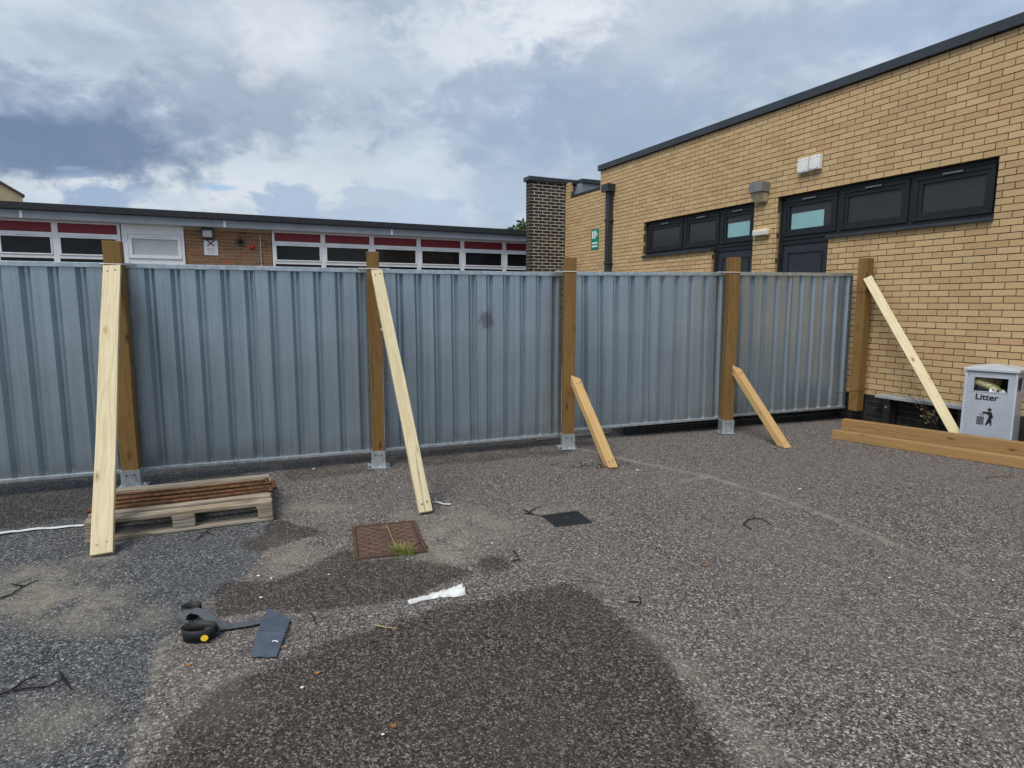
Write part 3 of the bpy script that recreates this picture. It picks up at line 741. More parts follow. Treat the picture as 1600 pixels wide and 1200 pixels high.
# ================================================================== CLASSROOM BLOCK AT THE BACK (local x along BX, -y towards the camera)
cb = empty('classroom_block', 'single storey school block with white windows, dark red panels and flat felt roof', 'building', None, B0, WY)
bl0 = BP(-60, 360)[0]-4; br1 = BP(860, 385)[0]
rz1 = BP(420, 337, .30)[1]; rz0 = BP(420, 346.8, .30)[1]; fz0 = BP(420, 358.5, .26)[1]
MB().box(bl0-4, br1+6, -.32, 8, rz0, rz1).build('roof', 'roof_felt', cb, .01)
fs = MB(); fs.box(bl0-4, br1+6, -.26, -.20, fz0, rz0-.003); fa = fs.build('fascia', 'fascia_grey', cb, .004)
for px in (34.5, 351, 612):
    u = BP(px, 355, .26)[0]; MB().box(u-.022, u+.022, -.267, -.259, fz0+.003, rz0-.02).build('fascia_joint', 'white_panel', fa)
MB().box(bl0-4, br1+6, -.20, .1, fz0+.002, fz0+.03).build('soffit', 'white_panel', cb)
WT = fz0+.001
# brick bay
b0, b1 = BP(288.5, 380)[0], BP(425, 390)[0]
bz0 = 0.0
cwall = MB().box(b0, b1, .006, .28, 0, WT-.003).build('wall', 'mortar_grey', cb)
def bscore(p):
    q = project(Vector((B0.x+BX.x*p[0], B0.y+BX.y*p[0], p[2])))
    return 1.0 if q and q[1] < 420 else -1
brickwork(cwall, b0, b1, 0, COURSE*int((WT-.003)/COURSE), [], 'red_brick', bscore, 300, .03)
# plain wall under the windows and beyond
MB().box(bl0-4, b0-.002, .03, .28, 0, .85).build('low_wall', 'red_brick', cb); MB().box(b1+.002, br1+6, .03, .28, 0, .85).build('low_wall', 'red_brick', cb)
def band(px, py): return BP(px, py)[1]
zr1 = WT-.01; zr0 = band(465, 378.2); zt0 = band(465, 385.0); zg0 = band(465, 406.7); zl1 = band(465, 413.2)
def classroom_windows(edges, firstw, lastw):
    for i in range(len(edges)-1):
        a, b = edges[i], edges[i+1]
        wroot = empty('window'); wroot.parent = cb
        m = MB(); t_ = .055
        m.box(a, a+t_, -.03, .06, .85, WT-.003); m.box(b-t_, b, -.03, .06, .85, WT-.003)
        m.box(a+t_, b-t_, -.025, .06, zt0+.03, zr0); m.box(a+t_, b-t_, -.025, .06, zl1, zg0-.03)
        m.box(a+t_, b-t_, -.025, .06, .85, .93); m.box(a+t_, b-t_, -.025, .06, zr1-.03, WT-.003)
        m.build('frame', 'white_upvc', wroot, .006)
        s = MB(); q = .03
        s.box(a+t_+.003, b-t_-.003, -.045, .04, zt0-.0, zt0+.028); s.box(a+t_+.003, b-t_-.003, -.045, .04, zg0-.028, zg0)
        s.box(a+t_+.003, a+t_+.003+q, -.044, .04, zg0, zt0); s.box(b-t_-.003-q, b-t_-.003, -.044, .04, zg0, zt0)
        sash = s.build('sash', 'white_upvc', wroot, .006)
        MB().box(a+t_+q, b-t_-q, -.005, .01, zg0, zt0).build('pane', 'dark_glass', sash)
        MB().box((a+b)/2-.2, (a+b)/2+.2, -.056, -.046, zt0+.032, zt0+.046).build('trickle_vent', 'white_panel', wroot, .003)
        MB().box(a+t_, b-t_, -.004, .012, zr0, zr1-.03).build('red_infill', 'red_panel', wroot)
        MB().box(a+t_, b-t_, -.002, .012, .93, zl1).build('lower_pane', 'dark_glass', wroot)
eds = [BP(x, 390)[0] for x in (-88, -5, 88.5, 190)]
stepw = eds[2]-eds[1]; eds = [eds[0]-stepw*k for k in range(6, 0, -1)]+eds
classroom_windows(eds, 0, 0)
eds = [BP(x, 395)[0] for x in (426, 505, 581, 654, 722, 787.5, 850)]
classroom_windows(eds, 0, 0)
MB().box(bl0-4, br1+6, .29, .45, 0, WT).build('inner_wall', 'dark_room', cb)
# white door panel bay
a, b = BP(191, 380)[0], BP(288, 380)[0]
wd = empty('white_panel_bay'); wd.parent = cb
m = MB(); m.box(a, a+.11, -.03, .06, 0, WT-.003); m.box(b-.055, b, -.03, .06, 0, WT-.003); m.box(a+.11, b-.055, -.025, .06, zr0+.03, WT-.003)
m.box(a+.11, b-.055, -.015, .06, 0, zg0-.06)
m.build('surround', 'white_upvc', wd, .005)
m = MB(); c0, c1 = zg0-.055, zr0+.025; x0, x1 = a+.115, b-.06
m.box(x0, x1, -.04, .03, c1-.09, c1); m.box(x0, x1, -.04, .03, c0, c0+.07); m.box(x0, x0+.07, -.039, .03, c0+.07, c1-.09); m.box(x1-.07, x1, -.039, .03, c0+.07, c1-.09)
m.build('sash', 'white_upvc', wd, .005)
MB().box(x0+.07, x1-.07, -.01, .01, c0+.07, c1-.09).build('blind', 'blind_grey', wd)
MB().box((x0+x1)/2-.18, (x0+x1)/2+.2, -.056, -.041, c1-.05, c1-.03).build('trickle_vent', 'white_panel', wd, .003)
def bthing(name, label, cat, px, py, off=0.0):
    u, z = BP(px, py); o = empty(name, label, cat, None, (B0.x+BX.x*u, B0.y+BX.y*u, z), WY); return o
o = bthing('flood_lamp', 'black rimmed flood lamp with grey glass on the red brick wall', 'wall lamp', 324, 365)
MB().box(-.115, .115, -.10, -.003, -.115, .125).build('housing', 'anthracite_metal', o, .02)
MB().box(-.095, .095, -.108, -.099, -.085, .06).build('glass', 'lens_milky', o, .003)
o = bthing('warning_sign', 'white notice with dark red cross symbol on the red brick wall', 'sign', 329.7, 387.5)
MB().box(-.145, .145, -.012, -.002, -.165, .165).build('plate', 'sign_white', o, .002)
m = MB()
for s in (-1, 1):
    m.prism_y([(-.085, .105+s*-.05-.012), (-.062, .105+s*-.05-.022), (.085, .105+s*.05+.012), (.062, .105+s*.05+.022)] if s > 0 else [(-.085, .105+.05+.012), (-.062, .105+.05+.022), (.085, .105-.05-.012), (.062, .105-.05-.022)], -.0145+s*.0006, -.0125)
m.build('cross_symbol', 'print_black', o)
m = MB(); m.prism_y([(-.035, .075), (.035, .075), (.035, .135), (-.035, .135)], -.0165, -.0155); m.build('red_centre', 'sign_red', o)
m = MB()
for k, (l, hgt) in enumerate(((.08, .018), (.07, .010), (.085, .010), (.06, .010))): m.box(-l, l, -.0135, -.0125, -.01-k*.036-hgt, -.01-k*.036)
m.build('lettering', 'sign_grey', o)
o = bthing('round_vent', 'round flue terminal in a wire guard on the red brick wall', 'vent', 375.7, 378.5)
for q in (.06, .095):
    pts = [(q*math.cos(a), -.06 if q < .08 else -.03, q*math.sin(a)) for a in np.linspace(0, 2*math.pi, 17)]
    MB().tube(pts, .007, 6, False).build('guard_ring', 'cast_grate', o)
m = lathe([(.05, 0), (.05, .05), (.035, .055), (.03, .02)], 16); k = m.build('flue', 'bin_interior', o); k.rotation_euler = (math.pi/2, 0, 0)
for a in np.linspace(0, 2*math.pi, 9)[:-1]:
    MB().tube([(.055*math.cos(a), -.062, .055*math.sin(a)), (.10*math.cos(a), -.03, .10*math.sin(a)), (.105*math.cos(a), -.002, .105*math.sin(a))], .004, 5).build('guard_wire', 'cast_grate', o)
o = bthing('fire_alarm_sounder', 'small red fire alarm sounder on the red brick wall', 'alarm', 394, 386)
k = lathe([(.055, 0), (.058, .03), (.045, .06), (.02, .075)], 14).build('dome', 'alarm_red', o, 0, True); k.rotation_euler = (math.pi/2, 0, 0); k.location = (0, -.002, 0)
u, z = BP(407.5, 390); zt_ = BP(407.5, 368)[1]
o = empty('cable_conduit', 'thin grey cable conduit running down the red brick wall', 'conduit', None, (B0.x+BX.x*u, B0.y+BX.y*u, 0), WY)
MB().tube([(0, -.018, .3), (0, -.018, zt_)], .012, 8).build('pipe', 'galvanised_rail', o)
for z in (2.1, 2.45): MB().box(-.025, .025, -.032, -.001, z, z+.02).build('clip', 'galvanised_rail', o)

# ================================================================== FAR HOUSE AND TREES BEHIND THE ROOF
p = at_depth(35, 307, 46)
fh = empty('distant_house', 'cream rendered gable of a house behind the flat roof at far left', 'house', None, (p.x-5.6*math.cos(rad(48)), p.y-5.6*math.sin(rad(48)), 0), rad(48))
ez = p.z; rz_ = at_depth(2, 287, 46).z+.35
hw = 5.6
wm = MB(); wm.prism_y([(-hw, 0), (hw, 0), (hw, ez), (0, ez+3.4), (-hw, ez)], 0, 9); wm.build('wall', 'cream_render', fh)
rm = MB(); rm.prism_y([(-hw-.12, ez-.06), (0, ez+3.4), (hw+.12, ez-.06), (hw+.12, ez+.12), (0, ez+3.6), (-hw-.12, ez+.12)], -.12, 9.1)
rm.build('roof', 'house_roof', fh)
MB().box(1.2, 2.2, -.05, -.002, ez-1.8, ez-.7).build('window', 'dark_glass', fh)
MB().box(3.1, 3.25, -.08, -.003, .2, ez).build('drainpipe', 'brown_trim', fh)
def tree(name, label, x, y, h, cr, seed):
    rs = random.Random(seed); o = empty(name, label, 'tree', 'trees behind the flat roof', (x, y, 0))
    m = MB(); m.tube([(0, 0, 0), (.05, 0, h*.35), (.0, .05, h*.6), (.05, 0, h*.9)], [.16, .12, .08, .02], 8)
    for k in range(7):
        a = rs.uniform(0, 6.28); z = h*rs.uniform(.35, .75); m.tube([(0, 0, z), (cr*.4*math.cos(a), cr*.4*math.sin(a), z+.4), (cr*.8*math.cos(a), cr*.8*math.sin(a), z+.75)], [.05, .035, .012], 5)
    m.build('trunk', 'bark', o)
    c = MB()
    for k in range(2600):
        a = rs.uniform(0, 6.28); v = rs.uniform(-1, 1); rr = rs.random()**.45; lump = 1+.25*math.sin(a*3+seed)*math.cos(v*4)
        q = Vector((math.cos(a)*math.sqrt(1-v*v), math.sin(a)*math.sqrt(1-v*v), v))*rr*cr*lump; q.z = q.z*.95+h-cr*.75
        d1 = Vector((rs.gauss(0, 1), rs.gauss(0, 1), rs.gauss(0, 1))).normalized(); d2 = d1.orthogonal().normalized(); s = rs.uniform(.07, .14)
        b = len(c.v); c.v += [tuple(q-d1*s), tuple(q+d2*s*.5), tuple(q+d1*s), tuple(q-d2*s*.5)]; c.f.append((b, b+1, b+2, b+3))
    c.build('crown', 'tree_leaf', o)
p = at_depth(812, 352, 27); tree('leafy_tree', 'green tree top just left of the dark brick pier', p.x+.1, 27, p.z-.12, .95, 3)

# ================================================================== STEEL HOARDING
bays = [(Vector((-5.16, 4.525)), Vector((-3.300, 5.235)), .112, .110, 'leftmost steel hoarding panel, cut off by the picture edge'),
        (Vector((-3.270, 5.249)), Vector((-1.375, 5.975)), .110, .105, 'steel hoarding panel behind the pallet, between the two long pale braces'),
        (Vector((-1.265, 6.025)), Vector((.545, 6.735)), .103, .104, 'steel hoarding panel with a dark stain, behind the rusty manhole cover'),
        (Vector((.665, 6.915)), Vector((2.605, 7.528)), .118, .146, 'steel hoarding panel between the two posts with short braces'),
        (Vector((2.655, 7.600)), Vector((4.500, 8.200)), .152, .168, 'rightmost steel hoarding panel ending at the yellow brick wall')]
PH = 1.80
def sheet_mesh(L, n, flip=False):
    """trapezoidal profile: wide pans with narrow recessed grooves"""
    pit = L/n; xs = []
    for k in range(n):
        o = k*pit; g0 = o+pit*.55
        xs += [(o, 0), (o+pit*.265, 0), (o+pit*.275, .0010), (o+pit*.29, 0), (g0, 0), (g0+pit*.15, .040), (g0+pit*.26, .040), (g0+pit*.41, 0)]
    xs.append((L, 0))
    m = MB(); zs = [0, .45, .9, 1.35, PH-.06]
    for z in zs:
        for x, y in xs: m.v.append((x+.0008*math.sin(z*5+x*9), y+.0022*math.sin(z*3.1+x*5.3), z))
    nxs = len(xs)
    for j in range(len(zs)-1):
        for i in range(nxs-1): m.f.append((j*nxs+i, j*nxs+i+1, (j+1)*nxs+i+1, (j+1)*nxs+i))
    # back skin for thickness
    b = len(m.v); m.v += [(x, y+.0025, z) for x, y, z in m.v]
    m.f += [tuple(b+i for i in reversed(f)) for f in list(m.f)]
    for i in range(nxs-1):
        m.f.append((i, b+i, b+i+1, i+1)); t_ = (len(zs)-1)*nxs; m.f.append((t_+i, t_+i+1, b+t_+i+1, b+t_+i))
    for j in range(len(zs)-1):
        m.f.append((j*nxs, (j+1)*nxs, b+(j+1)*nxs, b+j*nxs)); e = nxs-1; m.f.append((j*nxs+e, b+j*nxs+e, b+(j+1)*nxs+e, (j+1)*nxs+e))
    return m
for i, (A, B, za, zb, lab) in enumerate(bays):
    L = (B-A).length; ang = math.atan2(B.y-A.y, B.x-A.x)
    fp = empty('hoarding_panel', lab, 'fence panel', 'galvanised hoarding panels', (A.x, A.y, za)); tilt = math.atan2(zb-za, L)
    fp.rotation_euler = (0, -tilt, ang)
    half = (L-.07)/2
    for s in (0, 1):
        matn = 'galvanised_sheet'
        if i == 2 and s == 1:
            # stain seen at pixel (760, 500)
            d = ray(760, 500); nrm = Vector((-(B-A).y, (B-A).x)).normalized(); tt = nrm.dot(A)/(nrm.x*d.x+nrm.y*d.y)
            hit = d*tt; sx = (hit.xy-A).dot((B-A).normalized())-(.035+half); galv('stained_sheet', (sx, EYE+hit.z-za-.03)); matn = 'stained_sheet'
        me_ = sheet_mesh(half-.004, 5).mesh('sheet'); o = link('sheet', me_, matn, fp, (.037+s*half, .012-s*.003, .03))
    MB().box(.03+half-.008, .03+half+.022, .016, .019, .031, PH-.043).build('seam_backing', 'rail_shade', fp)  # dark strip added behind the sheet gap to draw its shadow line
    MB().box(0, L, -.008, .042, PH-.042, PH).build('top_rail', 'galvanised_rail', fp, .004)
    MB().box(0, L, -.012, .040, 0, .030).build('bottom_rail', 'galvanised_bright', fp, .004)
    for x in (0, L-.035): MB().box(x, x+.035, -.004, .038, .0305, PH-.0425).build('side_rail', 'rail_shade', fp, .004)  # side rails coloured dark to paint in the shaded gaps beside the posts
    for zz in (.62, 1.22): MB().box(.036, L-.036, .062, .097, zz, zz+.035).build('back_rail', 'galvanised_rail', fp, .003)
    for k in range(10):
        x = .06+k*(L-.12)/9
        MB().tube([(x, -.0125, .015), (x, -.0150, .015)], .006, 8).build('rivet', 'galvanised_bright', fp)

# ================================================================== POSTS, SHOES AND TIES
def post(name, x, y, yaw, z0, z1, wdt, label, shoe=True, tie=None, lean=(0, 0)):
    o = empty(name, label, 'timber post', 'upright timber posts of the hoarding', (x, y, 0), yaw)
    m = MB(); h = wdt/2
    n = 7
    for k in range(n):
        z = z0+(z1-z0)*k/(n-1); dx = .0025*math.sin(k*1.3+x)+lean[0]*(z-z0); dy = .002*math.cos(k*1.7)+lean[1]*(z-z0)
        m.v += [(-h+dx, -h+dy, z), (h+dx, -h+dy, z), (h+dx, h+dy, z), (-h+dx, h+dy, z)]
    for k in range(n-1):
        for q in range(4): a = k*4+q; b = k*4+(q+1) % 4; m.f.append((a, b, b+4, a+4))
    m.f.append((3, 2, 1, 0)); m.f.append(tuple((n-1)*4+q for q in range(4)))
    m.build('shaft', 'brown_post_wood', o, .005)
    if shoe:
        s = empty('post_shoe'); s.parent = o
        g = h+.002; tk = .006
        MB().box(-g-.045, g+.045, -g-.045, g+.045, .0, .007).build('base_plate', 'galvanised_bright', s, .002)
        c = MB(); zz = .165
        c.box(-g-tk, g+tk, -g-tk, -g, .0075, zz); c.box(-g-tk, g+tk, g, g+tk, .0075, zz); c.box(-g-tk, -g, -g+.0005, g-.0005, .0075, zz); c.box(g, g+tk, -g+.0005, g-.0005, .0075, zz)
        c.build('socket', 'galvanised_bright', s, .0015)
        for sx in (-1, 1):
            for sy in (-1, 1):
                b = lathe([(.011, 0), (.011, .009), (.006, .0095), (.006, .02)], 6).build('bolt', 'screw_steel', s); b.location = (sx*(g+.026), sy*(g+.026), .0072)
        for sx in (-.03, .03):
            b = lathe([(.008, 0), (.008, .006)], 6).build('screw', 'screw_steel', s); b.rotation_euler = (math.pi/2, 0, 0); b.location = (sx, -g-tk, .125)
    if tie:
        zt = tie; q = h+.004
        pts = [(-q-.07, q+.06, zt+.012), (-q, -q+.01, zt), (-q+.01, -q, zt), (q-.01, -q, zt-.002), (q, -q+.01, zt), (q+.09, q+.06, zt+.012)]
        MB().tube(pts, .0045, 6).build('cable_tie', 'white_tape', o)
    return o
post('timber_post', -3.275, 5.150, rad(21), .008, at_depth(176, 376, 5.09).z, .128, 'brown timber post behind the tall brace that stands by the pallet', True, 1.893)
post('timber_post', -1.300, 5.840, rad(12), .008, at_depth(585, 393, 5.79).z, .115, 'brown timber post of the long pale brace near the rusty manhole cover', True, 1.893)
post('timber_post', .612, 6.610, rad(4), .008, at_depth(896, 402, 6.55).z, .122, 'brown timber post of the short brace nearest the black drain cover', True, 1.905)
post('timber_post', 2.625, 7.405, rad(2), .008, at_depth(1151, 402, 7.34).z, .128, 'brown timber post of the short brace nearest the loose beams', True, 1.935)
post('timber_post', 4.555, 8.035, WY-math.pi/2, .165, at_depth(1345, 403, 7.97).z, .125, 'brown timber post without a metal foot, fixed against the yellow wall', False, None)
# black wires round the last post
for zz, k in ((1.72, 0), (.44, 1)):
    o = MB(); o.tube([(4.30-.05*k, 7.96, zz-.03), (4.44, 7.945, zz-.01), (4.56, 7.952, zz), (4.70-.04*k, 7.965, zz+.012)], .0035, 5)
    o.build('binding_wire', 'black_nylon'); ob = bpy.data.objects[-1] if False else None
for ob in [o_ for o_ in bpy.data.objects if o_.name.startswith('binding_wire')]:
    up = ob.data.vertices[0].co.z > 1
    tag(ob, 'thin black wire round the wall post, the upper of two' if up else 'thin black wire round the wall post, the lower of two', 'wire', 'black wires on the wall post')

# ================================================================== BRACES AND BEAMS
def member(name, A, B, width, th, mat, label, cat, group, side=None, foot=None, top_plane=None, screws=True, face_up=True):
    """timber along A->B (centre line of its upper face); local z runs along the timber"""
    A = Vector(A); B = Vector(B); zax = (B-A).normalized()
    xax = (Vector(side) if side is not None else zax.cross(Vector((0, 0, 1)))); xax = (xax-zax*xax.dot(zax)).normalized(); yax = zax.cross(xax)
    if yax.z > 0: xax = -xax; yax = -yax          # local -y faces up / outwards
    M = Matrix((xax, yax, zax)).transposed(); L = (B-A).length
    o = bpy.data.objects.new(name, None); COL.objects.link(o); o.location = A; o.rotation_euler = M.to_euler(); tag(o, label, cat, group)
    cor = [(-width/2, 0), (width/2, 0), (width/2, th), (-width/2, th)]; lo = []; hi = []
    for cx, cy in cor:
        base = A+xax*cx+yax*cy
        t0 = 0.0 if foot is None else (foot-base.z)/zax.z
        t1 = L
        if top_plane is not None: pp, nn = top_plane; t1 = (Vector(pp)-base).dot(Vector(nn))/zax.dot(Vector(nn))
        lo.append(t0); hi.append(t1)
    m = MB(); n = 9
    for k in range(n):
        for (cx, cy), t0, t1 in zip(cor, lo, hi):
            z = t0+(t1-t0)*k/(n-1); wv = .0022*math.sin(k*1.1+width*40) if 0 < k < n-1 else 0
            m.v.append((cx+wv, cy+wv*.6, z))
    for k in range(n-1):
        for q in range(4): a = k*4+q; b = k*4+(q+1) % 4; m.f.append((a, b, b+4, a+4))
    m.f.append((3, 2, 1, 0)); m.f.append(tuple((n-1)*4+q for q in range(4)))
    tb = m.build('timber', mat, o, .004)
    if screws:
        for zz in (max(lo[0], lo[1])+.07, min(hi[0], hi[1])-.06):
            for sx in (-.22, .2):
                b = lathe([(.0075, 0), (.0075, .004)], 8).build('screw', 'screw_steel', o); b.rotation_euler = (math.pi/2, 0, 0); b.location = (sx*width, .0003, zz+sx*.03)
    return o
BG = 'timber braces propping the hoarding'
FN = Vector((.359, -.933, 0))                                  # outward normal of the hoarding
foot = G(158, 866); top = Vector((-3.275, 5.15, 0))+FN*.066+Vector((0, 0, 0)); tz = at_depth(174, 414, top.y).z
A = Vector((foot.x, foot.y, .030)); B = Vector((top.x, top.y-.02, tz))
tp = at_depth(175, 414, 5.075)
member('timber_brace', G(158.5, 868, .012)+Vector((0, .0, .012)), Vector((tp.x, 5.070, tp.z)), .122, .047, 'treated_pale_wood', 'long pale timber brace standing in front of the pallet', 'timber brace', BG, side=Vector((.933, .359, 0)))
tp = at_depth(590, 421, 5.765)
member('timber_brace', G(666, 801, .012)+Vector((0, 0, .008)), Vector((tp.x-.005, 5.752, tp.z)), .100, .047, 'treated_pale_wood', 'long pale timber brace with its foot behind the rusty manhole cover', 'timber brace', BG, side=Vector((.95, .31, 0)))
tp = at_depth(899, 588, 6.54)
member('timber_brace', G(959, 731), Vector((tp.x+.0, 6.546, tp.z)), .098, .075, 'fresh_pine', 'short orange pine brace to the right of the black drain cover', 'timber brace', BG, side=Vector((.93, .30, 0)), foot=.002, top_plane=((.612, 6.546, 0), (-.07, -1, 0)))
tp = at_depth(1151, 573, 7.335)
member('timber_brace', G(1232, 700), Vector((tp.x, 7.338, tp.z)), .098, .075, 'fresh_pine', 'short orange pine brace in front of the gap nearest the wall', 'timber brace', BG, side=Vector((.90, .40, 0)), foot=.002, top_plane=((2.62, 7.338, 0), (-.035, -1, 0)))
tp = at_depth(1351, 433, 7.98)
ft = G(1507, 703)
member('timber_brace', Vector((ft.x, ft.y, .01)), Vector((tp.x+.02, 7.955, tp.z)), .102, .047, 'treated_pale_wood', 'long pale timber brace leaning along the yellow wall above the bench', 'timber brace', BG, side=Vector((.84, -.45, .3)), foot=.003)
BGr = 'loose timber beams on the ground'
bl_ = G(1299, 685.5); br_ = G(1600, 733); bd = (br_-bl_).normalized(); bn = Vector((-bd.y, bd.x, 0))
if bn.y < 0: bn = -bn
c0 = bl_+bn*.05; c1 = bl_+bd*2.6+bn*.05
member('timber_beam', Vector((c0.x, c0.y, .099)), Vector((c1.x, c1.y, .099)), .10, .098, 'beam_pine', 'front, lower one of two timber beams lying beside the litter bin', 'timber beam', BGr, side=bn, screws=False)
c0 = bl_+bd*.05+bn*.185; c1 = bl_+bd*2.66+bn*.20
member('timber_beam', Vector((c0.x, c0.y, .222)), Vector((c1.x, c1.y, .222)), .10, .220, 'beam_pine', 'rear, taller one of two timber beams lying beside the litter bin', 'timber beam', BGr, side=bn, screws=False)

# ================================================================== PALLET WITH RUSTY BARS
pa = G(133, 849); pb = G(427, 812.5); pd = (pb-pa).normalized(); PL = (pb-pa).length
pal = empty('wooden_pallet', 'weathered wooden pallet lying on the asphalt under rusty bars', 'pallet', None, pa, math.atan2(pd.y, pd.x))
DP = .80
for y0, wd_ in ((0, .10), (.35, .10), (.70, .10)):
    MB().box(.0, PL, y0, y0+wd_, .0, .020).build('bottom_board', 'weathered_wood', pal, .003)
    for x0, bw in ((0, .11), (PL/2-.07, .145), (PL-.105, .105)):
        ob = MB().box(x0+.004, x0+bw-.002, y0+.003, y0+wd_-.002, .0205, .098).build('block', 'weathered_wood', pal, .004)
for k, x0 in enumerate((0, PL/2-.07, PL-.11)):
    MB().box(x0, x0+.11+.03*(k == 1), .002, DP-.002, .0985, .117).build('cross_board', 'weathered_wood', pal, .003)
ys = [(0, .10), (.155, .09), (.30, .09), (.44, .09), (.575, .09), (.70, .10)]
for k, (y0, wd_) in enumerate(ys):
    m = MB(); n = 12; e0 = -.0+random.uniform(-.012, .012); e1 = PL+random.uniform(-.012, .012)
    for j in range(n+1):
        x = e0+(e1-e0)*j/n; r1 = random.uniform(-.006, .003) if k == 0 else random.uniform(-.003, .003); zz = .1175+.001*math.sin(j)
        m.v += [(x, y0-r1, zz), (x, y0+wd_+r1*.5, zz), (x, y0+wd_+r1*.5, zz+.024+random.uniform(-.0015, .0015)), (x, y0-r1, zz+.024+random.uniform(-.002, .002))]
    for j in range(n):
        for q in range(4): a = j*4+q; b = j*4+(q+1) % 4; m.f.append((a, a+4, b+4, b))
    m.f.append((0, 1, 2, 3)); m.f.append(tuple(n*4+q for q in (3, 2, 1, 0)))
    ob = m.build('deck_board', 'weathered_wood', pal, .002, seg=1)
for ch_ in [c for c in pal.children]:       # grain runs along local z of the wood material: turn boards
    pass
RB = 'rusty steel bars on the pallet'
bars = [(.215, .25, 0.0115, -.02, 1.01, ''), (.325, .335, 0.0125, -.005, 1.035, ''), (.425, .45, 0.0125, .0, 1.03, ''), (.555, .54, 0.0115, -.03, .99, '')]
names = ['frontmost of the four rusty bars on the pallet', 'second rusty bar from the front on the pallet', 'third rusty bar from the front on the pallet', 'rearmost of the four rusty bars on the pallet']
for (y0, y1, r_, e0, e1, nm), lab in zip(bars, names):
    o = empty('rusty_bar', lab, 'steel bar', RB, pa, math.atan2(pd.y, pd.x))
    z = .1445+r_; x0, x1 = e0, PL*e1
    MB().tube([(x0+(x1-x0)*f, y0+(y1-y0)*f, z+.001*math.sin(9*f)) for f in np.linspace(0, 1, 9)], r_, 10).build('rod', 'rusty_steel', o, 0, True)
    for f in (.012, .985):
        x = x0+(x1-x0)*f; y = y0+(y1-y0)*f
        MB().tube([(x-.014, y, z), (x+.014, y, z)], [r_*1.8, r_*1.8], 6).build('nut', 'rusty_steel', o)
MB_ = MB()

# ================================================================== GROUND COVERS AND DRAIN
def quad_thing(name, label, cat, corners, group=None):
    c = [Vector(p) for p in corners]; ctr = sum(c, Vector())/4; dx = ((c[1]-c[0])+(c[2]-c[3])).normalized()
    o = empty(name, label, cat, group, (ctr.x, ctr.y, 0), math.atan2(dx.y, dx.x))
    wx = ((c[1]-c[0]).length+(c[2]-c[3]).length)/2; wy = ((c[3]-c[0]).length+(c[2]-c[1]).length)/2
    return o, wx, wy
o, wx, wy = quad_thing('manhole_cover', 'rusty iron manhole cover with lattice tread and a grass tuft', 'manhole cover', [G(561.5, 874), G(664, 862), G(652, 813.5), G(543, 824.5)])
hx, hy = wx/2, wy/2
m = MB(); tkn = .022
m.box(-hx, hx, -hy, -hy+tkn, -.02, .007); m.box(-hx, hx, hy-tkn, hy, -.02, .007); m.box(-hx, -hx+tkn, -hy+tkn, hy-tkn, -.02, .0068); m.box(hx-tkn, hx, -hy+tkn, hy-tkn, -.02, .0068)
m.build('frame', 'rusty_iron', o, .002)
pl = MB().box(-hx+tkn+.004, hx-tkn-.004, -hy+tkn+.004, hy-tkn-.004, -.02, .004).build('plate', 'rusty_iron', o)
m = MB(); ax, ay = hx-tkn-.02, hy-tkn-.02; stp = .078
def clipline(c, s):
    # line y = s*x + c clipped to +-ax, +-ay
    pts = []
    for x in (-ax, ax):
        y = s*x+c
        if -ay <= y <= ay: pts.append((x, y))
    for y in (-ay, ay):
        x = (y-c)/s
        if -ax < x < ax: pts.append((x, y))
    return pts[:2] if len(pts) >= 2 else None
k = -14
while k <= 14:
    for s in (1, -1):
        l = clipline(k*stp, s)
        if l:
            (x0, y0), (x1, y1) = l; dd = Vector((x1-x0, y1-y0, 0)); 
            if dd.length > .03:
                pn = Vector((-dd.y, dd.x, 0)).normalized()*.0050; b = len(m.v); z0, z1 = .0035, .0075+.0002*s
                for z in (z0, z1): m.v += [(x0+pn.x, y0+pn.y, z), (x0-pn.x, y0-pn.y, z), (x1-pn.x, y1-pn.y, z), (x1+pn.x, y1+pn.y, z)]
                m.f += [(b+4, b+5, b+6, b+7), (b, b+1, b+5, b+4), (b+1, b+2, b+6, b+5), (b+2, b+3, b+7, b+6), (b+3, b, b+4, b+7)]
    k += 1
m.build('tread', 'rusty_iron_light', pl)
MB().box(-.035, .035, -hy*.55, hy*.72, .0041, .0088).build('centre_panel', 'rusty_iron', pl, .001)
MB().box(-.028, .028, hy*.6, hy*.6+.03, .0089, .0112).build('key_hole', 'rusty_iron_light', pl, .001)
o, wx, wy = quad_thing('drain_cover', 'small square black plastic drain cover set in the asphalt', 'drain cover', [G(868, 824), G(928, 815.5), G(899, 799.5), G(846, 806)])
hx, hy = wx/2, wy/2
pl = MB().box(-hx, hx, -hy, hy, -.02, .006).build('plate', 'drain_plastic', o, .003)
m = MB(); nn = 13
for i in range(nn):
    for j in range(nn):
        x = -hx*.86+2*hx*.86*i/(nn-1); y = -hy*.86+2*hy*.86*j/(nn-1); m.box(x-.0045, x+.0045, y-.0045, y+.0045, .0058, .0105)
k = m.build('studs', 'drain_plastic', pl); k['kind'] = 'stuff'
k = lathe([(.03, .0062), (.028, .012), (.018, .0125), (.014, .009)], 14).build('lift_boss', 'drain_plastic', pl)
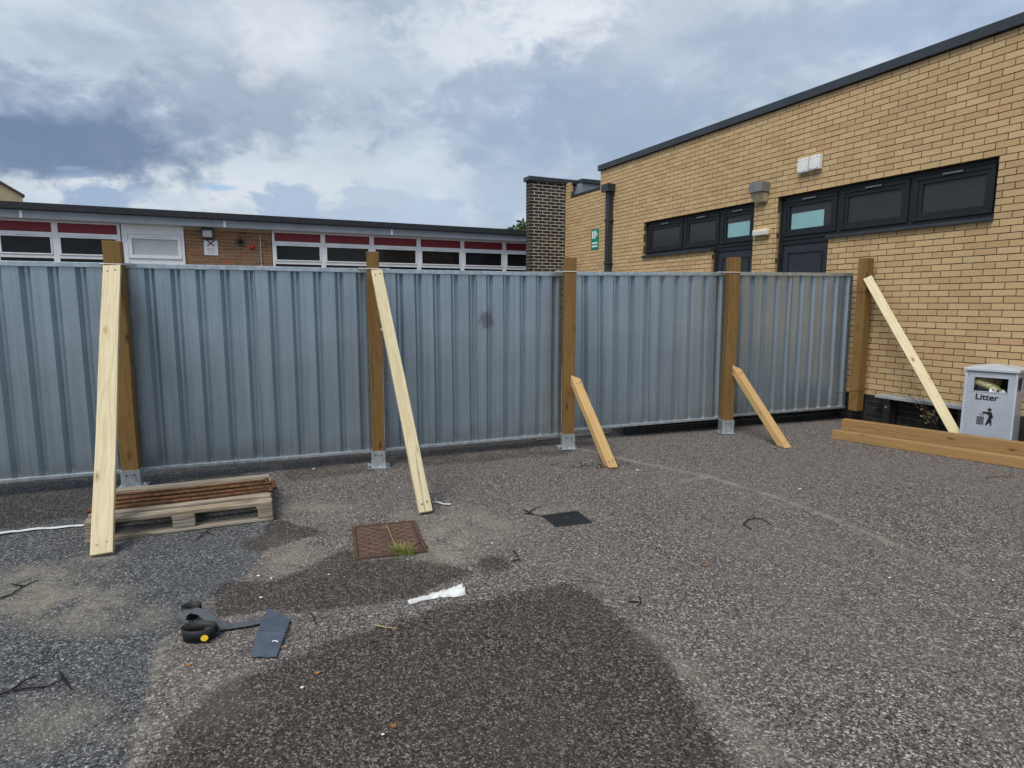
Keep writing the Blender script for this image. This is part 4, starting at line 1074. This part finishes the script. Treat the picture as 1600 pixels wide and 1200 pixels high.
# channel grating behind the hoarding
g0 = G(842, 690); g1 = G(930, 681)
gd = (g1-g0).normalized(); gl = .95
o = empty('channel_grating', 'slotted drainage grating in the ground just behind the hoarding', 'grating', None, g0+Vector((0, .03, 0)), math.atan2(gd.y, gd.x))
MB().box(0, gl, 0, .18, -.03, .0015).build('channel', 'bin_interior', o)
for k in range(30):
    x = .01+k*(gl-.02)/29; MB().box(x-.007, x+.007, .012, .168, .0016, .008).build('slat', 'grate_pale', o)
m = MB(); m.box(0, gl, -.012, .010, -.02, .0085); m.box(0, gl, .170, .192, -.02, .0085); m.build('frame', 'cast_grate', o)

# ================================================================== GRASS TUFT
def tuft(name, label, base, n, h, spread, seed, yellow=.35):
    rs = random.Random(seed); o = empty(name, label, 'grass', None, base)
    for matn, share in (('blade_green', 1-yellow), ('blade_yellow', yellow)):
        m = MB()
        for k in range(int(n*share)):
            a = rs.uniform(0, 6.28); r = spread*rs.random()**.7; p = Vector((r*math.cos(a)*1.6, r*math.sin(a)*.7, 0)); ln = h*rs.uniform(.45, 1.1)
            lean = Vector((math.cos(a)*rs.uniform(.2, 1.0)+rs.gauss(0, .3), math.sin(a)*rs.uniform(.2, .9)+rs.gauss(0, .3), 0)); wv = rs.uniform(.0012, .0026)
            sd = Vector((-lean.y, lean.x, 0)).normalized()*wv; b = len(m.v)
            for f in (0, .4, .75, 1): 
                q = p+lean*ln*f*f*.75+Vector((0, 0, ln*(f-.28*f*f))); ww = sd*(1-f*.92); m.v += [tuple(q-ww), tuple(q+ww)]
            for i in range(3): m.f.append((b+2*i, b+2*i+1, b+2*i+3, b+2*i+2))
        m.build('blades' if matn == 'blade_green' else 'dry_blades', matn, o)
    return o
b_ = G(628, 866); tuft('grass_tuft', 'green and straw grass tuft on the corner of the rusty manhole cover', (b_.x, b_.y, .003), 150, .095, .05, 5)
b_ = G(622, 836)
o = MB(); o.tube([tuple(G(604, 826)+Vector((0, 0, .03))), tuple(G(612, 844)+Vector((0, 0, .025))), tuple(G(622, 862)+Vector((0, 0, .012)))], .0018, 5)
tag(o.build('straw_stalk', 'straw'), 'dry straw stalk lying across the rusty manhole cover', 'stalk')

rs = random.Random(31)
for nm, cx, cy, lab in (('soil_crumbs', 935, 728, 'dark soil crumbs around the foot of the short brace by the drain cover'), ('soil_crumbs', 1232, 703, 'dark soil crumbs around the foot of the short brace nearest the beams')):
    m = MB()
    for k in range(34 if cx < 1000 else 16):
        p = G(cx+rs.gauss(0, 24), cy+rs.gauss(0, 3.2)); q = rs.uniform(.004, .011)
        a = rs.uniform(0, 3); ca_, sa_ = math.cos(a)*q, math.sin(a)*q
        m.prism([(p.x+ca_*1.5, p.y+sa_), (p.x-sa_*.7, p.y+ca_*.8), (p.x-ca_, p.y-sa_*.9), (p.x+sa_*.8, p.y-ca_)], -.001, q*.55)
    o = m.build(nm, 'twig_black'); tag(o, lab, 'soil', None, 'stuff')

# ================================================================== LITTER BIN
cl = Vector((4.862, 6.53, 0)); fd = Vector((.66, -.751, 0)).normalized()
bin_ = empty('litter_bin', 'grey metal litter bin beside the yellow wall', 'litter bin', None, cl, math.atan2(fd.y, fd.x))
BW = .425; BH = .86; BDp = .425
# local -y is the front
def panel_with_slot(x0, x1, z0, z1, sx0, sx1, sz0, sz1, y0, y1):
    m = MB(); m.box(x0, sx0, y0, y1, z0, z1); m.box(sx1, x1, y0, y1, z0, z1); m.box(sx0, sx1, y0, y1, z0, sz0); m.box(sx0, sx1, y0, y1, sz1, z1); return m
panel_with_slot(.0, BW, .02, BH, .075, BW-.065, .655, .80, 0, .012).build('front_panel', 'bin_grey', bin_, .0015)
panel_with_slot(.0, BW, .02, BH, .065, BW-.065, .655, .80, BDp-.012, BDp).build('back_panel', 'bin_grey', bin_, .0015)
for x in (0, BW-.012):
    m = MB(); a, b = .0125, BDp-.0125
    m.box(x, x+.012, a, .07, .02, BH); m.box(x, x+.012, BDp-.07, b, .02, BH); m.box(x, x+.012, .07, BDp-.07, .02, .655); m.box(x, x+.012, .07, BDp-.07, .80, BH)
    m.build('side_panel', 'bin_grey', bin_, .0015)
m = MB(); th = .011
m.box(.075-th, .075, -.004, .016, .655-th, .80+th); m.box(BW-.065, BW-.065+th, -.004, .016, .655-th, .80+th); m.box(.075, BW-.065, -.004, .016, .80, .80+th); m.box(.075, BW-.065, -.004, .016, .655-th, .655)
m.build('slot_rim', 'bin_grey', bin_, .003)
for x in (.0, BW): MB().box(x-.012, x+.012, -.006, .018, .02, BH-.001).build('corner_post', 'bin_lid_grey', bin_, .006)
MB().box(-.005, BW+.005, -.005, BDp+.005, 0, .0195).build('base', 'bench_black', bin_)
m = MB(); b = 0; e = .022
m.v = [(-e, -e, BH+.006), (BW+e, -e, BH+.006), (BW+e, BDp+e, BH+.006), (-e, BDp+e, BH+.006), (-e, -e, BH+.036), (BW+e, -e, BH+.036), (BW+e, BDp+e, BH+.036), (-e, BDp+e, BH+.036), (BW/2, BDp/2, BH+.078)]
m.f = [(3, 2, 1, 0), (0, 1, 5, 4), (1, 2, 6, 5), (2, 3, 7, 6), (3, 0, 4, 7), (4, 5, 8), (5, 6, 8), (6, 7, 8), (7, 4, 8)]
m.build('lid', 'bin_lid_grey', bin_, .006)
MB().box(.02, BW-.02, .02, BDp-.02, .60, .615).build('rubbish_bed', 'bin_interior', bin_)
MB().box(BW*.56, BW*.78, BDp-.05, BDp-.02, .615, BH).build('inner_hinge', 'bin_interior', bin_)
cu = bpy.data.curves.new('txt', 'FONT'); cu.body = 'Litter'; cu.size = .088; cu.extrude = .0006; cu.align_x = 'CENTER'; cu.offset = .0022
tmp = bpy.data.objects.new('txt', cu); COL.objects.link(tmp); bpy.context.view_layer.update()
dg = bpy.context.evaluated_depsgraph_get(); tme = bpy.data.meshes.new_from_object(tmp.evaluated_get(dg)); bpy.data.objects.remove(tmp)
tme.materials.clear()
o = link('lettering', tme, 'print_black', bin_, (BW*.455, -.0012, .565)); o.rotation_euler = (math.pi/2, 0, 0)
# pictogram: figure dropping litter in a basket
y0, y1 = -.0022, -.0006; pxo, pzo = BW*.47, .30
m = MB()
def disc(cx, cz, r, n=14): m.prism_y([(pxo+cx+r*math.cos(a), pzo+cz+r*math.sin(a)) for a in np.linspace(0, 2*math.pi, n+1)[:-1]], y0, y1)
disc(.030, .165, .017)
for poly in ([(-.035, .128), (-.03, .138), (.02, .143), (.048, .143), (.062, .10), (.068, .085), (.055, .08), (.052, .07), (.022, .07), (.028, .10), (.01, .118)],
             [(.022, .068), (.054, .068), (.058, .0), (.048, -.005), (.040, .03), (.016, .0), (.002, .0)],):
    m.prism_y([(pxo+a, pzo+b) for a, b in poly], y0, y1)
m.build('figure_symbol', 'print_black', bin_)
m = MB()
for k in range(5): m.box(pxo-.072+k*.013, pxo-.066+k*.013, y0, y1, pzo+.0, pzo+.085-.002*abs(k-2))
for k in range(5): m.box(pxo-.074, pxo-.012, y0-.0004, y1-.0003, pzo+.003+k*.019, pzo+.009+k*.019)
for (a, b) in ((-.055, .108), (-.035, .10), (-.025, .115)): m.box(pxo+a, pxo+a+.016, y0, y1, pzo+b, pzo+b+.007)
m.build('basket_symbol', 'print_black', bin_)
MB().box(.018, .028, -.0018, -.0004, BH-.04, BH-.03).build('corner_mark', 'print_black', bin_)
# rubbish inside
o = empty('plastic_bottle', 'murky yellow green plastic bottle lying inside the litter bin', 'bottle'); o.parent = None
ca = bin_.matrix_world
Mx = Matrix.Translation(cl) @ Matrix.Rotation(math.atan2(fd.y, fd.x), 4, 'Z')
pc2 = Mx @ Vector((.075, .07, .752)); o.location = pc2
dirb = (Mx.to_3x3() @ Vector((.90, .16, -.36))).normalized(); o.rotation_euler = dirb.to_track_quat('Z', 'Y').to_euler()
lathe([(.018, -.004), (.040, .004), (.044, .03), (.044, .09), (.041, .10), (.044, .11), (.043, .16), (.034, .195), (.016, .225), (.014, .24)], 20).build('body', 'bottle_plastic', o, 0, True)
lathe([(.0165, .2385), (.0165, .258), (.012, .260)], 14).build('cap', 'cup_white', o)
o = empty('paper_cup', 'white paper cup in the slot of the litter bin', 'cup'); o.location = Mx @ Vector((.235, .045, .665)); o.rotation_euler = (Mx.to_3x3() @ Vector((-.25, -.9, .35))).to_track_quat('Z', 'Y').to_euler()
lathe([(.020, -.05), (.028, .0), (.030, .02), (.026, .02), (.018, -.03)], 18).build('cup_wall', 'cup_white', o, 0, True)
o = empty('crumpled_wrapper', 'grey crumpled wrapper at the right of the litter bin slot', 'wrapper'); o.location = Mx @ Vector((.315, .05, .64))
bm = bmesh.new(); bmesh.ops.create_icosphere(bm, subdivisions=2, radius=.036)
for v in bm.verts: v.co *= 1+.35*mnoise.noise(v.co*40)
me_ = bpy.data.meshes.new('wrap'); bm.to_mesh(me_); bm.free(); link('foil', me_, 'bin_lid_grey', o)

# ================================================================== BENCH AND DEAD PLANT
zb_ = .42
uL = WP(1383, 611)[0]
bench = empty('wall_bench', 'grey plank bench on black supports along the yellow wall', 'bench', None, wl(uL, 0, 0), math.atan2(UU.y, UU.x))
for k, (a, b) in enumerate(((-.20, -.115), (-.107, -.022))):
    MB().box(0, 1.20, a, b, zb_-.036, zb_).build('seat_board', 'bench_grey', bench, .004)
for x in (.10, .98):
    m = MB(); m.box(x, x+.09, -.18, -.13, 0, zb_-.0765); m.box(x, x+.09, -.08, -.03, 0, zb_-.0765); m.box(x, x+.09, -.19, -.025, zb_-.076, zb_-.0365)
    m.build('support', 'bench_black', bench, .004)
    k = lathe([(.012, 0), (.012, .006)], 10).build('bolt', 'galvanised_bright', bench); k.rotation_euler = (math.pi/2, 0, 0); k.location = (x+.045, -.1805, zb_-.14)
rs = random.Random(12)
base = G(1468, 684); base = Vector((base.x, base.y, 0))
dpn = empty('dead_weed', 'leggy dead weed with dry leaves growing in front of the bench', 'plant', None, base)
stem = MB(); leaves = MB()
tips = [(1405, 596), (1420, 590), (1402, 612), (1432, 604), (1415, 606), (1440, 628), (1398, 603)]
for k, (tx, ty) in enumerate(tips):
    tip = at_depth(tx, ty, base.y+.02*k-.05)-base; mid = at_depth(1446+k*2, 650, base.y+.0)-base
    m1 = mid*.55+Vector((rs.uniform(-.02, .02), rs.uniform(-.02, .02), 0)); m2 = mid.lerp(tip, .5)+Vector((rs.uniform(-.03, .03), .0, rs.uniform(-.03, .03)))
    stem.tube([(0, 0, 0), tuple(m1), tuple(mid), tuple(m2), tuple(tip)], [.005, .004, .0032, .0022, .001], 5)
    for j in range(3):
        q = m2.lerp(tip, .2+.3*j); stem.tube([tuple(q), tuple(q+Vector((rs.uniform(-.06, .06), rs.uniform(-.03, .03), rs.uniform(.02, .07))))], [.0014, .0006], 4)
    for j in range(16):
        q = m1.lerp(mid, rs.uniform(.5, 1.0)).lerp(m2, rs.random()*.25)+Vector((rs.gauss(0, .03), rs.gauss(0, .025), rs.gauss(0, .028)))
        d1 = Vector((rs.gauss(0, 1), rs.gauss(0, 1), rs.gauss(0, 1))).normalized()*rs.uniform(.010, .022); d2 = d1.orthogonal().normalized()*d1.length*.5
        b = len(leaves.v); leaves.v += [tuple(q-d1), tuple(q+d2+Vector((0, 0, .004))), tuple(q+d1), tuple(q-d2)]; leaves.f.append((b, b+1, b+2, b+3))
stem.build('stems', 'twig_brown', dpn); leaves.build('dry_leaves', 'dry_leaf', dpn)

# ================================================================== LOOSE THINGS ON THE GROUND
def gp(x, y, z=.006): return tuple(G(x, y, 0)+Vector((0, 0, z)))
def twig(label, lines, r=.0045, mat='twig_black', cat='twig', name='twig', lift=.0):
    m = MB()
    for ln in lines:
        pts = [Vector(gp(x, y, r*1.0+lift*(i % 2))) for i, (x, y) in enumerate(ln)]; out = []
        for i in range(len(pts)-1):
            out.append(pts[i]); mdp = (pts[i]+pts[i+1])/2; dl = (pts[i+1]-pts[i]).length; mdp += Vector((random.uniform(-.04, .04)*dl, random.uniform(-.06, .06)*dl, random.uniform(0, .03)*dl)); out.append(mdp)
        out.append(pts[-1]); m.tube(out, list(np.linspace(r*1.1, r*.6, len(out))), 6)
    o = m.build(name, mat, None, 0, True); tag(o, label, cat, 'twigs and stalks scattered on the asphalt'); return o
twig('forked black twig at the left edge below the long pale brace', [[(-12, 940), (18, 930), (37, 917), (60, 907)], [(37, 917), (18, 913)]], .004)
twig('large branching black twig at the lower left corner', [[(-20, 1094), (20, 1080), (75, 1074), (100, 1062)], [(18, 1079), (40, 1064), (62, 1055)], [(100, 1062), (92, 1050)], [(100, 1062), (113, 1079)]], .0042)
twig('crooked black twig alone on the asphalt below the short brace nearest the wall', [[(1174, 828), (1161, 820), (1170, 812), (1190, 811), (1207, 822)], [(1178, 811), (1177, 805)]], .0042)
twig('black twig at the left corner of the black drain cover', [[(818, 797), (832, 804), (850, 808)], [(826, 802), (845, 790)], [(820, 803), (836, 805)]], .0042)
twig('small black arrow shaped twig right of the big damp patch', [[(982, 941), (1002, 941), (995, 948)], [(1002, 941), (998, 932)]], .0036)
twig('short black twig beside the small round damp spot', [[(802, 861), (810, 872), (812, 878)], [(810, 875), (798, 878)]], .004)
twig('black twig behind the grass tuft on the manhole cover', [[(646, 856), (660, 846), (668, 857)], [(655, 862), (668, 857)]], .004)
twig('thin black twig right of the slate grey plastic piece', [[(485, 958), (490, 967), (494, 977)]], .003)
twig('black twig under the near edge of the pallet', [[(306, 845), (320, 832), (330, 827)], [(320, 832), (333, 836)]], .0035)
twig('straw stalk lying at the edge of the big damp patch', [[(586, 978), (602, 981), (621, 983)]], .003, 'straw', 'stalk', 'straw_stalk')
twig('thin brown grass stem right of the white rag', [[(890, 907), (920, 909), (956, 917)]], .0016, 'twig_brown', 'stalk', 'straw_stalk')
twig('thin brown twig on the asphalt below the loose beams', [[(1536, 747), (1560, 744), (1590, 746)]], .003, 'twig_brown')
for k, (pts) in enumerate(([(905, 729), (925, 727), (940, 734)], [(965, 727), (978, 722), (985, 730)], [(860, 726), (872, 728)])):
    twig(['dark twig on the left of the foot of the middle short brace', 'dark twig on the right of the foot of the middle short brace', 'tiny dark twig between the metal foot and the drain cover'][k], [pts], .003)
# white rag
o = empty('white_rag', 'crumpled white rag on the asphalt above the big damp patch', 'rag', None, G(682, 932))
m = MB(); n = 26; w_ = 9; pA = G(638, 943)-G(682, 932); pB = G(724, 923)-G(682, 932)
for i in range(n):
    f = i/(n-1); c = pA.lerp(pB, f)+Vector((0, .010*math.sin(f*5), 0)); half = .018+.016*f+.012*(f > .75); nrm = Vector((-(pB-pA).y, (pB-pA).x, 0)).normalized()
    for j in range(w_):
        g = j/(w_-1)*2-1; q = c+nrm*half*g
        hh = (.007+.022*f**2)*(1-g*g)**.6+.012*mnoise.noise(Vector((f*11, g*2.6, 3)))*(1+f*1.6)+.006*mnoise.noise(Vector((f*24, g*6, 7)))*(1+f)
        m.v.append((q.x, q.y, max(.002, hh+.004)))
for i in range(n-1):
    for j in range(w_-1): m.f.append((i*w_+j, (i+1)*w_+j, (i+1)*w_+j+1, i*w_+j+1))
b = len(m.v); m.v += [(x, y, .0005) for x, y, z in m.v]
for i in range(n-1):
    for j in range(w_-1): m.f.append((b+i*w_+j, b+i*w_+j+1, b+(i+1)*w_+j+1, b+(i+1)*w_+j))
for i in range(n-1):
    for j in (0, w_-1): m.f.append((i*w_+j, b+i*w_+j, b+(i+1)*w_+j, (i+1)*w_+j))
for i in (0, n-1):
    for j in range(w_-1): m.f.append((i*w_+j, i*w_+j+1, b+i*w_+j+1, b+i*w_+j))
m.build('cloth', 'white_cloth', o, 0, True)
# white tape at the left, and by the second brace
def ribbon(name, label, px, width, mat, cat, lift=0.004, group=None):
    L_, R_ = [], []; P = [G(*p) for p in px]; pts = []
    for i in range(len(P)-1):
        for f in np.linspace(0, 1, 5)[:-1]: pts.append(P[i].lerp(P[i+1], f))
    pts.append(P[-1])
    for i, p in enumerate(pts):
        d = (pts[min(i+1, len(pts)-1)]-pts[max(i-1, 0)]).normalized(); nn_ = Vector((-d.y, d.x, 0)); tw = .35*math.sin(i*.7); zz = lift+.006*abs(math.sin(i*.6))
        a = nn_*width/2*math.cos(tw); L_.append(tuple(p+a+Vector((0, 0, zz+width/2*abs(math.sin(tw))*.6)))); R_.append(tuple(p-a+Vector((0, 0, zz))))
    o = MB().strip(L_, R_, .0012).build(name, mat); tag(o, label, cat, group); return o
ribbon('strapping_tape', 'white strapping tape running from the left picture edge to the pallet', [(-40, 842), (20, 832), (60, 828), (100, 825), (131, 822)], .034, 'white_tape', 'tape')
ribbon('tape_offcut', 'white tape offcut beside the foot of the long pale brace near the manhole cover', [(676, 785), (690, 788), (704, 790)], .022, 'white_tape', 'tape')
# scraps and leaves
scr = [(408, 934, .012, 'white paper scrap above the slate grey plastic piece'), (514, 898, .008, 'white scrap in the damp patch left of the white rag'), (472, 1075, .010, 'white scrap below the slate grey plastic piece'),
       (598, 1148, .009, 'white pebble near the bottom edge in the big damp patch'), (769, 849, .009, 'white scrap above the small round damp spot'), (620, 815, .009, 'white scrap at the far edge of the rusty manhole cover'),
       (1390, 903, .010, 'white scrap alone on the right half of the asphalt'), (424, 904, .009, 'white scrap below the pallet corner'), (404, 900, .011, 'thin white scrap left of the damp patch'), (624, 762, .008, 'white scrap between the pallet and the long pale brace'),
       (1552, 907, .010, 'pale scrap near the right picture edge'), (432, 775, .008, 'white scrap at the right end of the pallet'), (996, 735, .014, 'white scrap right of the foot of the middle short brace'), (1250, 764, .013, 'pale stone on the asphalt in front of the loose beams'),
       (495, 733, .012, 'white sliver in front of the stainless panel beside the second metal foot'), (812, 862, .006, 'tiny white scrap by the short black twig')]
scr = [(a, b, c, d) for a, b, c, d in scr if 'stainless' not in d]+[(490, 733, .014, 'white sliver on the asphalt left of the second metal post foot')]
for x, y, r_, lb in scr:
    bm = bmesh.new(); bmesh.ops.create_icosphere(bm, subdivisions=1, radius=r_*.72)
    k = random.uniform(0, 9); el_ = random.uniform(1.0, 1.7)
    for v in bm.verts:
        v.co *= 1+.4*mnoise.noise(v.co*90+Vector((k, 0, 0))); v.co.x *= el_; v.co.z *= .38
    me_ = bpy.data.meshes.new('scrap'); bm.to_mesh(me_); bm.free(); p = G(x, y)
    o = link('litter_scrap', me_, 'paper_scrap', None, (p.x, p.y, r_*.30)); o.rotation_euler = (0, 0, random.uniform(-.6, .6)); tag(o, lb, 'scrap', 'small scraps scattered on the asphalt')
def leaf(x, y, s, lb, mat='orange_leaf'):
    p = G(x, y); m = MB(); pts = []
    for k in range(10):
        a = 2*math.pi*k/10; r_ = s*(1.0 if k % 2 == 0 else .48)*random.uniform(.75, 1.1); pts.append((r_*math.cos(a)*1.25, r_*math.sin(a)))
    m.prism(pts, 0, .0016); m.v = [(x_, y_, z_+.006*abs(mnoise.noise(Vector((x_*60, y_*60, 2))))+.001) for x_, y_, z_ in m.v]
    o = m.build('fallen_leaf', mat, None, 0, False, (p.x, p.y, 0)); o.rotation_euler = (0, 0, random.uniform(0, 6)); tag(o, lb, 'leaf', 'dead leaves on the asphalt')
leaf(1102, 884, .018, 'orange dead leaf alone on the right half of the asphalt'); leaf(497, 1052, .014, 'orange dead leaf below right of the slate grey plastic piece'); leaf(295, 1040, .016, 'brown dead leaf below the black strap coil')
leaf(615, 1135, .014, 'brown dead leaf near the bottom edge in the big damp patch'); leaf(546, 776, .022, 'brown dead leaf between the pallet and the second metal foot', 'dry_leaf'); leaf(440, 1012, .010, 'orange leaf touching the slate grey plastic piece')
# wood shavings under the beams
rs = random.Random(4)
for k, (x, y) in enumerate(((1318, 690), (1326, 691), (1365, 694))):
    p = G(x, y); o = MB().box(-.016, .016, -.004, .004, 0, .004).build('wood_chip', 'straw', None, .001, False, (p.x, p.y, .001)); o.rotation_euler = (0, 0, rs.uniform(0, 3))
    tag(o, ['left wood chip in front of the beam end', 'second wood chip in front of the beam end', 'wood chip in front of the beam, apart from the other two'][k], 'wood chip', 'wood chips by the beams')

# black strap with slate plastic flap
sp = G(330, 985); strap = empty('rubber_strap', 'coiled black strap with a slate grey plastic flap and a yellow tag', 'strap', None, sp)
def rel(x, y, z=0.0): return G(x, y)-sp+Vector((0, 0, z))
def loop_ribbon(cx, cy, ra, rb, h, a0, a1, rot, n=30, drop=0.0, z0=.001):
    c = rel(cx, cy); L_, R_ = [], []
    for i in range(n):
        f = i/(n-1); a = a0+(a1-a0)*f; r1 = 1-.16*f
        p = c+Vector((ra*r1*math.cos(a)*math.cos(rot)-rb*r1*math.sin(a)*math.sin(rot), ra*r1*math.cos(a)*math.sin(rot)+rb*r1*math.sin(a)*math.cos(rot), 0))
        out = (p-c).normalized()*h*.12
        L_.append(tuple(p+Vector((0, 0, z0+drop*f)))); R_.append(tuple(p+out+Vector((0, 0, z0+h+drop*f))))
    return L_, R_
for cx, cy, ra, rb, h, a0, a1, rot in ((300, 964, .042, .035, .062, 0, 7.0, .3), (312, 998, .078, .048, .062, .4, 6.9, .1)):
    L_, R_ = loop_ribbon(cx, cy, ra, rb, h, a0, a1, rot); MB().strip(L_, R_, .003).build('coil', 'black_rubber', strap, 0, True)
def path_strip(px, wds, zs, mat, name, th=.0025):
    P = [rel(x, y) for x, y in px]; L_, R_ = [], []
    for i, p in enumerate(P):
        d = (P[min(i+1, len(P)-1)]-P[max(i-1, 0)]).normalized(); nn_ = Vector((-d.y, d.x, 0))*wds[i]/2
        L_.append(tuple(p+nn_+Vector((0, 0, zs[i][0])))); R_.append(tuple(p-nn_+Vector((0, 0, zs[i][1]))))
    return MB().strip(L_, R_, th).build(name, mat, strap, 0, False)
path_strip([(284, 978), (290, 972), (302, 970), (316, 972), (328, 978), (345, 984), (365, 980), (390, 976), (414, 971)], [.030, .034, .040, .044, .046, .050, .052, .054, .05],
           [(.03, .012), (.055, .038), (.060, .05), (.056, .048), (.042, .032), (.016, .010), (.007, .006), (.006, .006), (.006, .005)], 'webbing_grey', 'webbing')
m = MB(); cs_ = [rel(418.8, 953.5, .012), rel(454, 969, .009), rel(446, 993, .016), rel(432, 1028, .006), rel(391.6, 1028, .006), rel(403, 989, .016)]
def flap_pt(u, v):
    if v < .5: a, b, c, d = cs_[0], cs_[1], cs_[5], cs_[2]; t_ = v*2
    else: a, b, c, d = cs_[5], cs_[2], cs_[4], cs_[3]; t_ = (v-.5)*2
    p = (a.lerp(b, u)).lerp(c.lerp(d, u), t_); p.z += .0035*mnoise.noise(Vector((u*4, v*4, 1))); return p
N = 14
top_ = [[flap_pt(i/N, j/N) for i in range(N+1)] for j in range(N+1)]
for row in top_: m.v += [tuple(p) for p in row]
for row in top_: m.v += [(p.x, p.y, p.z-.003) for p in row]
K = (N+1)**2
for j in range(N):
    for i in range(N):
        a = j*(N+1)+i; m.f.append((a, a+N+1, a+N+2, a+1)); m.f.append((K+a, K+a+1, K+a+N+2, K+a+N+1))
for i in range(N):
    m.f += [(i, i+1, K+i+1, K+i), (N*(N+1)+i+1, N*(N+1)+i, K+N*(N+1)+i, K+N*(N+1)+i+1), (i*(N+1)+N, (i+1)*(N+1)+N, K+(i+1)*(N+1)+N, K+i*(N+1)+N), ((i+1)*(N+1), i*(N+1), K+i*(N+1), K+(i+1)*(N+1))]
fl = m.build('flap', 'plastic_slate', strap)
pA_ = [flap_pt(f, .5) for f in np.linspace(.04, .96, 8)]; m = MB(); m.tube([tuple(p+Vector((0, 0, .0015))) for p in pA_], .0016, 5); m.build('crease', 'webbing_grey', fl)
p = flap_pt(.78, .72); m = MB(); m.tube([tuple(p+Vector((-.018, .004, .003))), tuple(p+Vector((-.004, .008, .004))), tuple(p+Vector((.012, .0, .003)))], .0035, 6); m.build('white_sticker', 'white_tape', fl)
c = rel(323, 1003, .004); m = MB(); m.prism_y([(.016*math.cos(a)*1.05, .024+.0135*math.sin(a)) for a in np.linspace(0, 2*math.pi, 15)[:-1]], -.004, .004)
k = m.build('tag', 'yellow_tag', strap, .0015); k.location = (c.x, c.y-.02, c.z); k.rotation_euler = (rad(-14), 0, rad(12))
path_strip([(320, 992), (333, 994), (343, 990)], [.03, .034, .03], [(.03, .002), (.034, .002), (.028, .002)], 'black_rubber', 'buckle', .008)
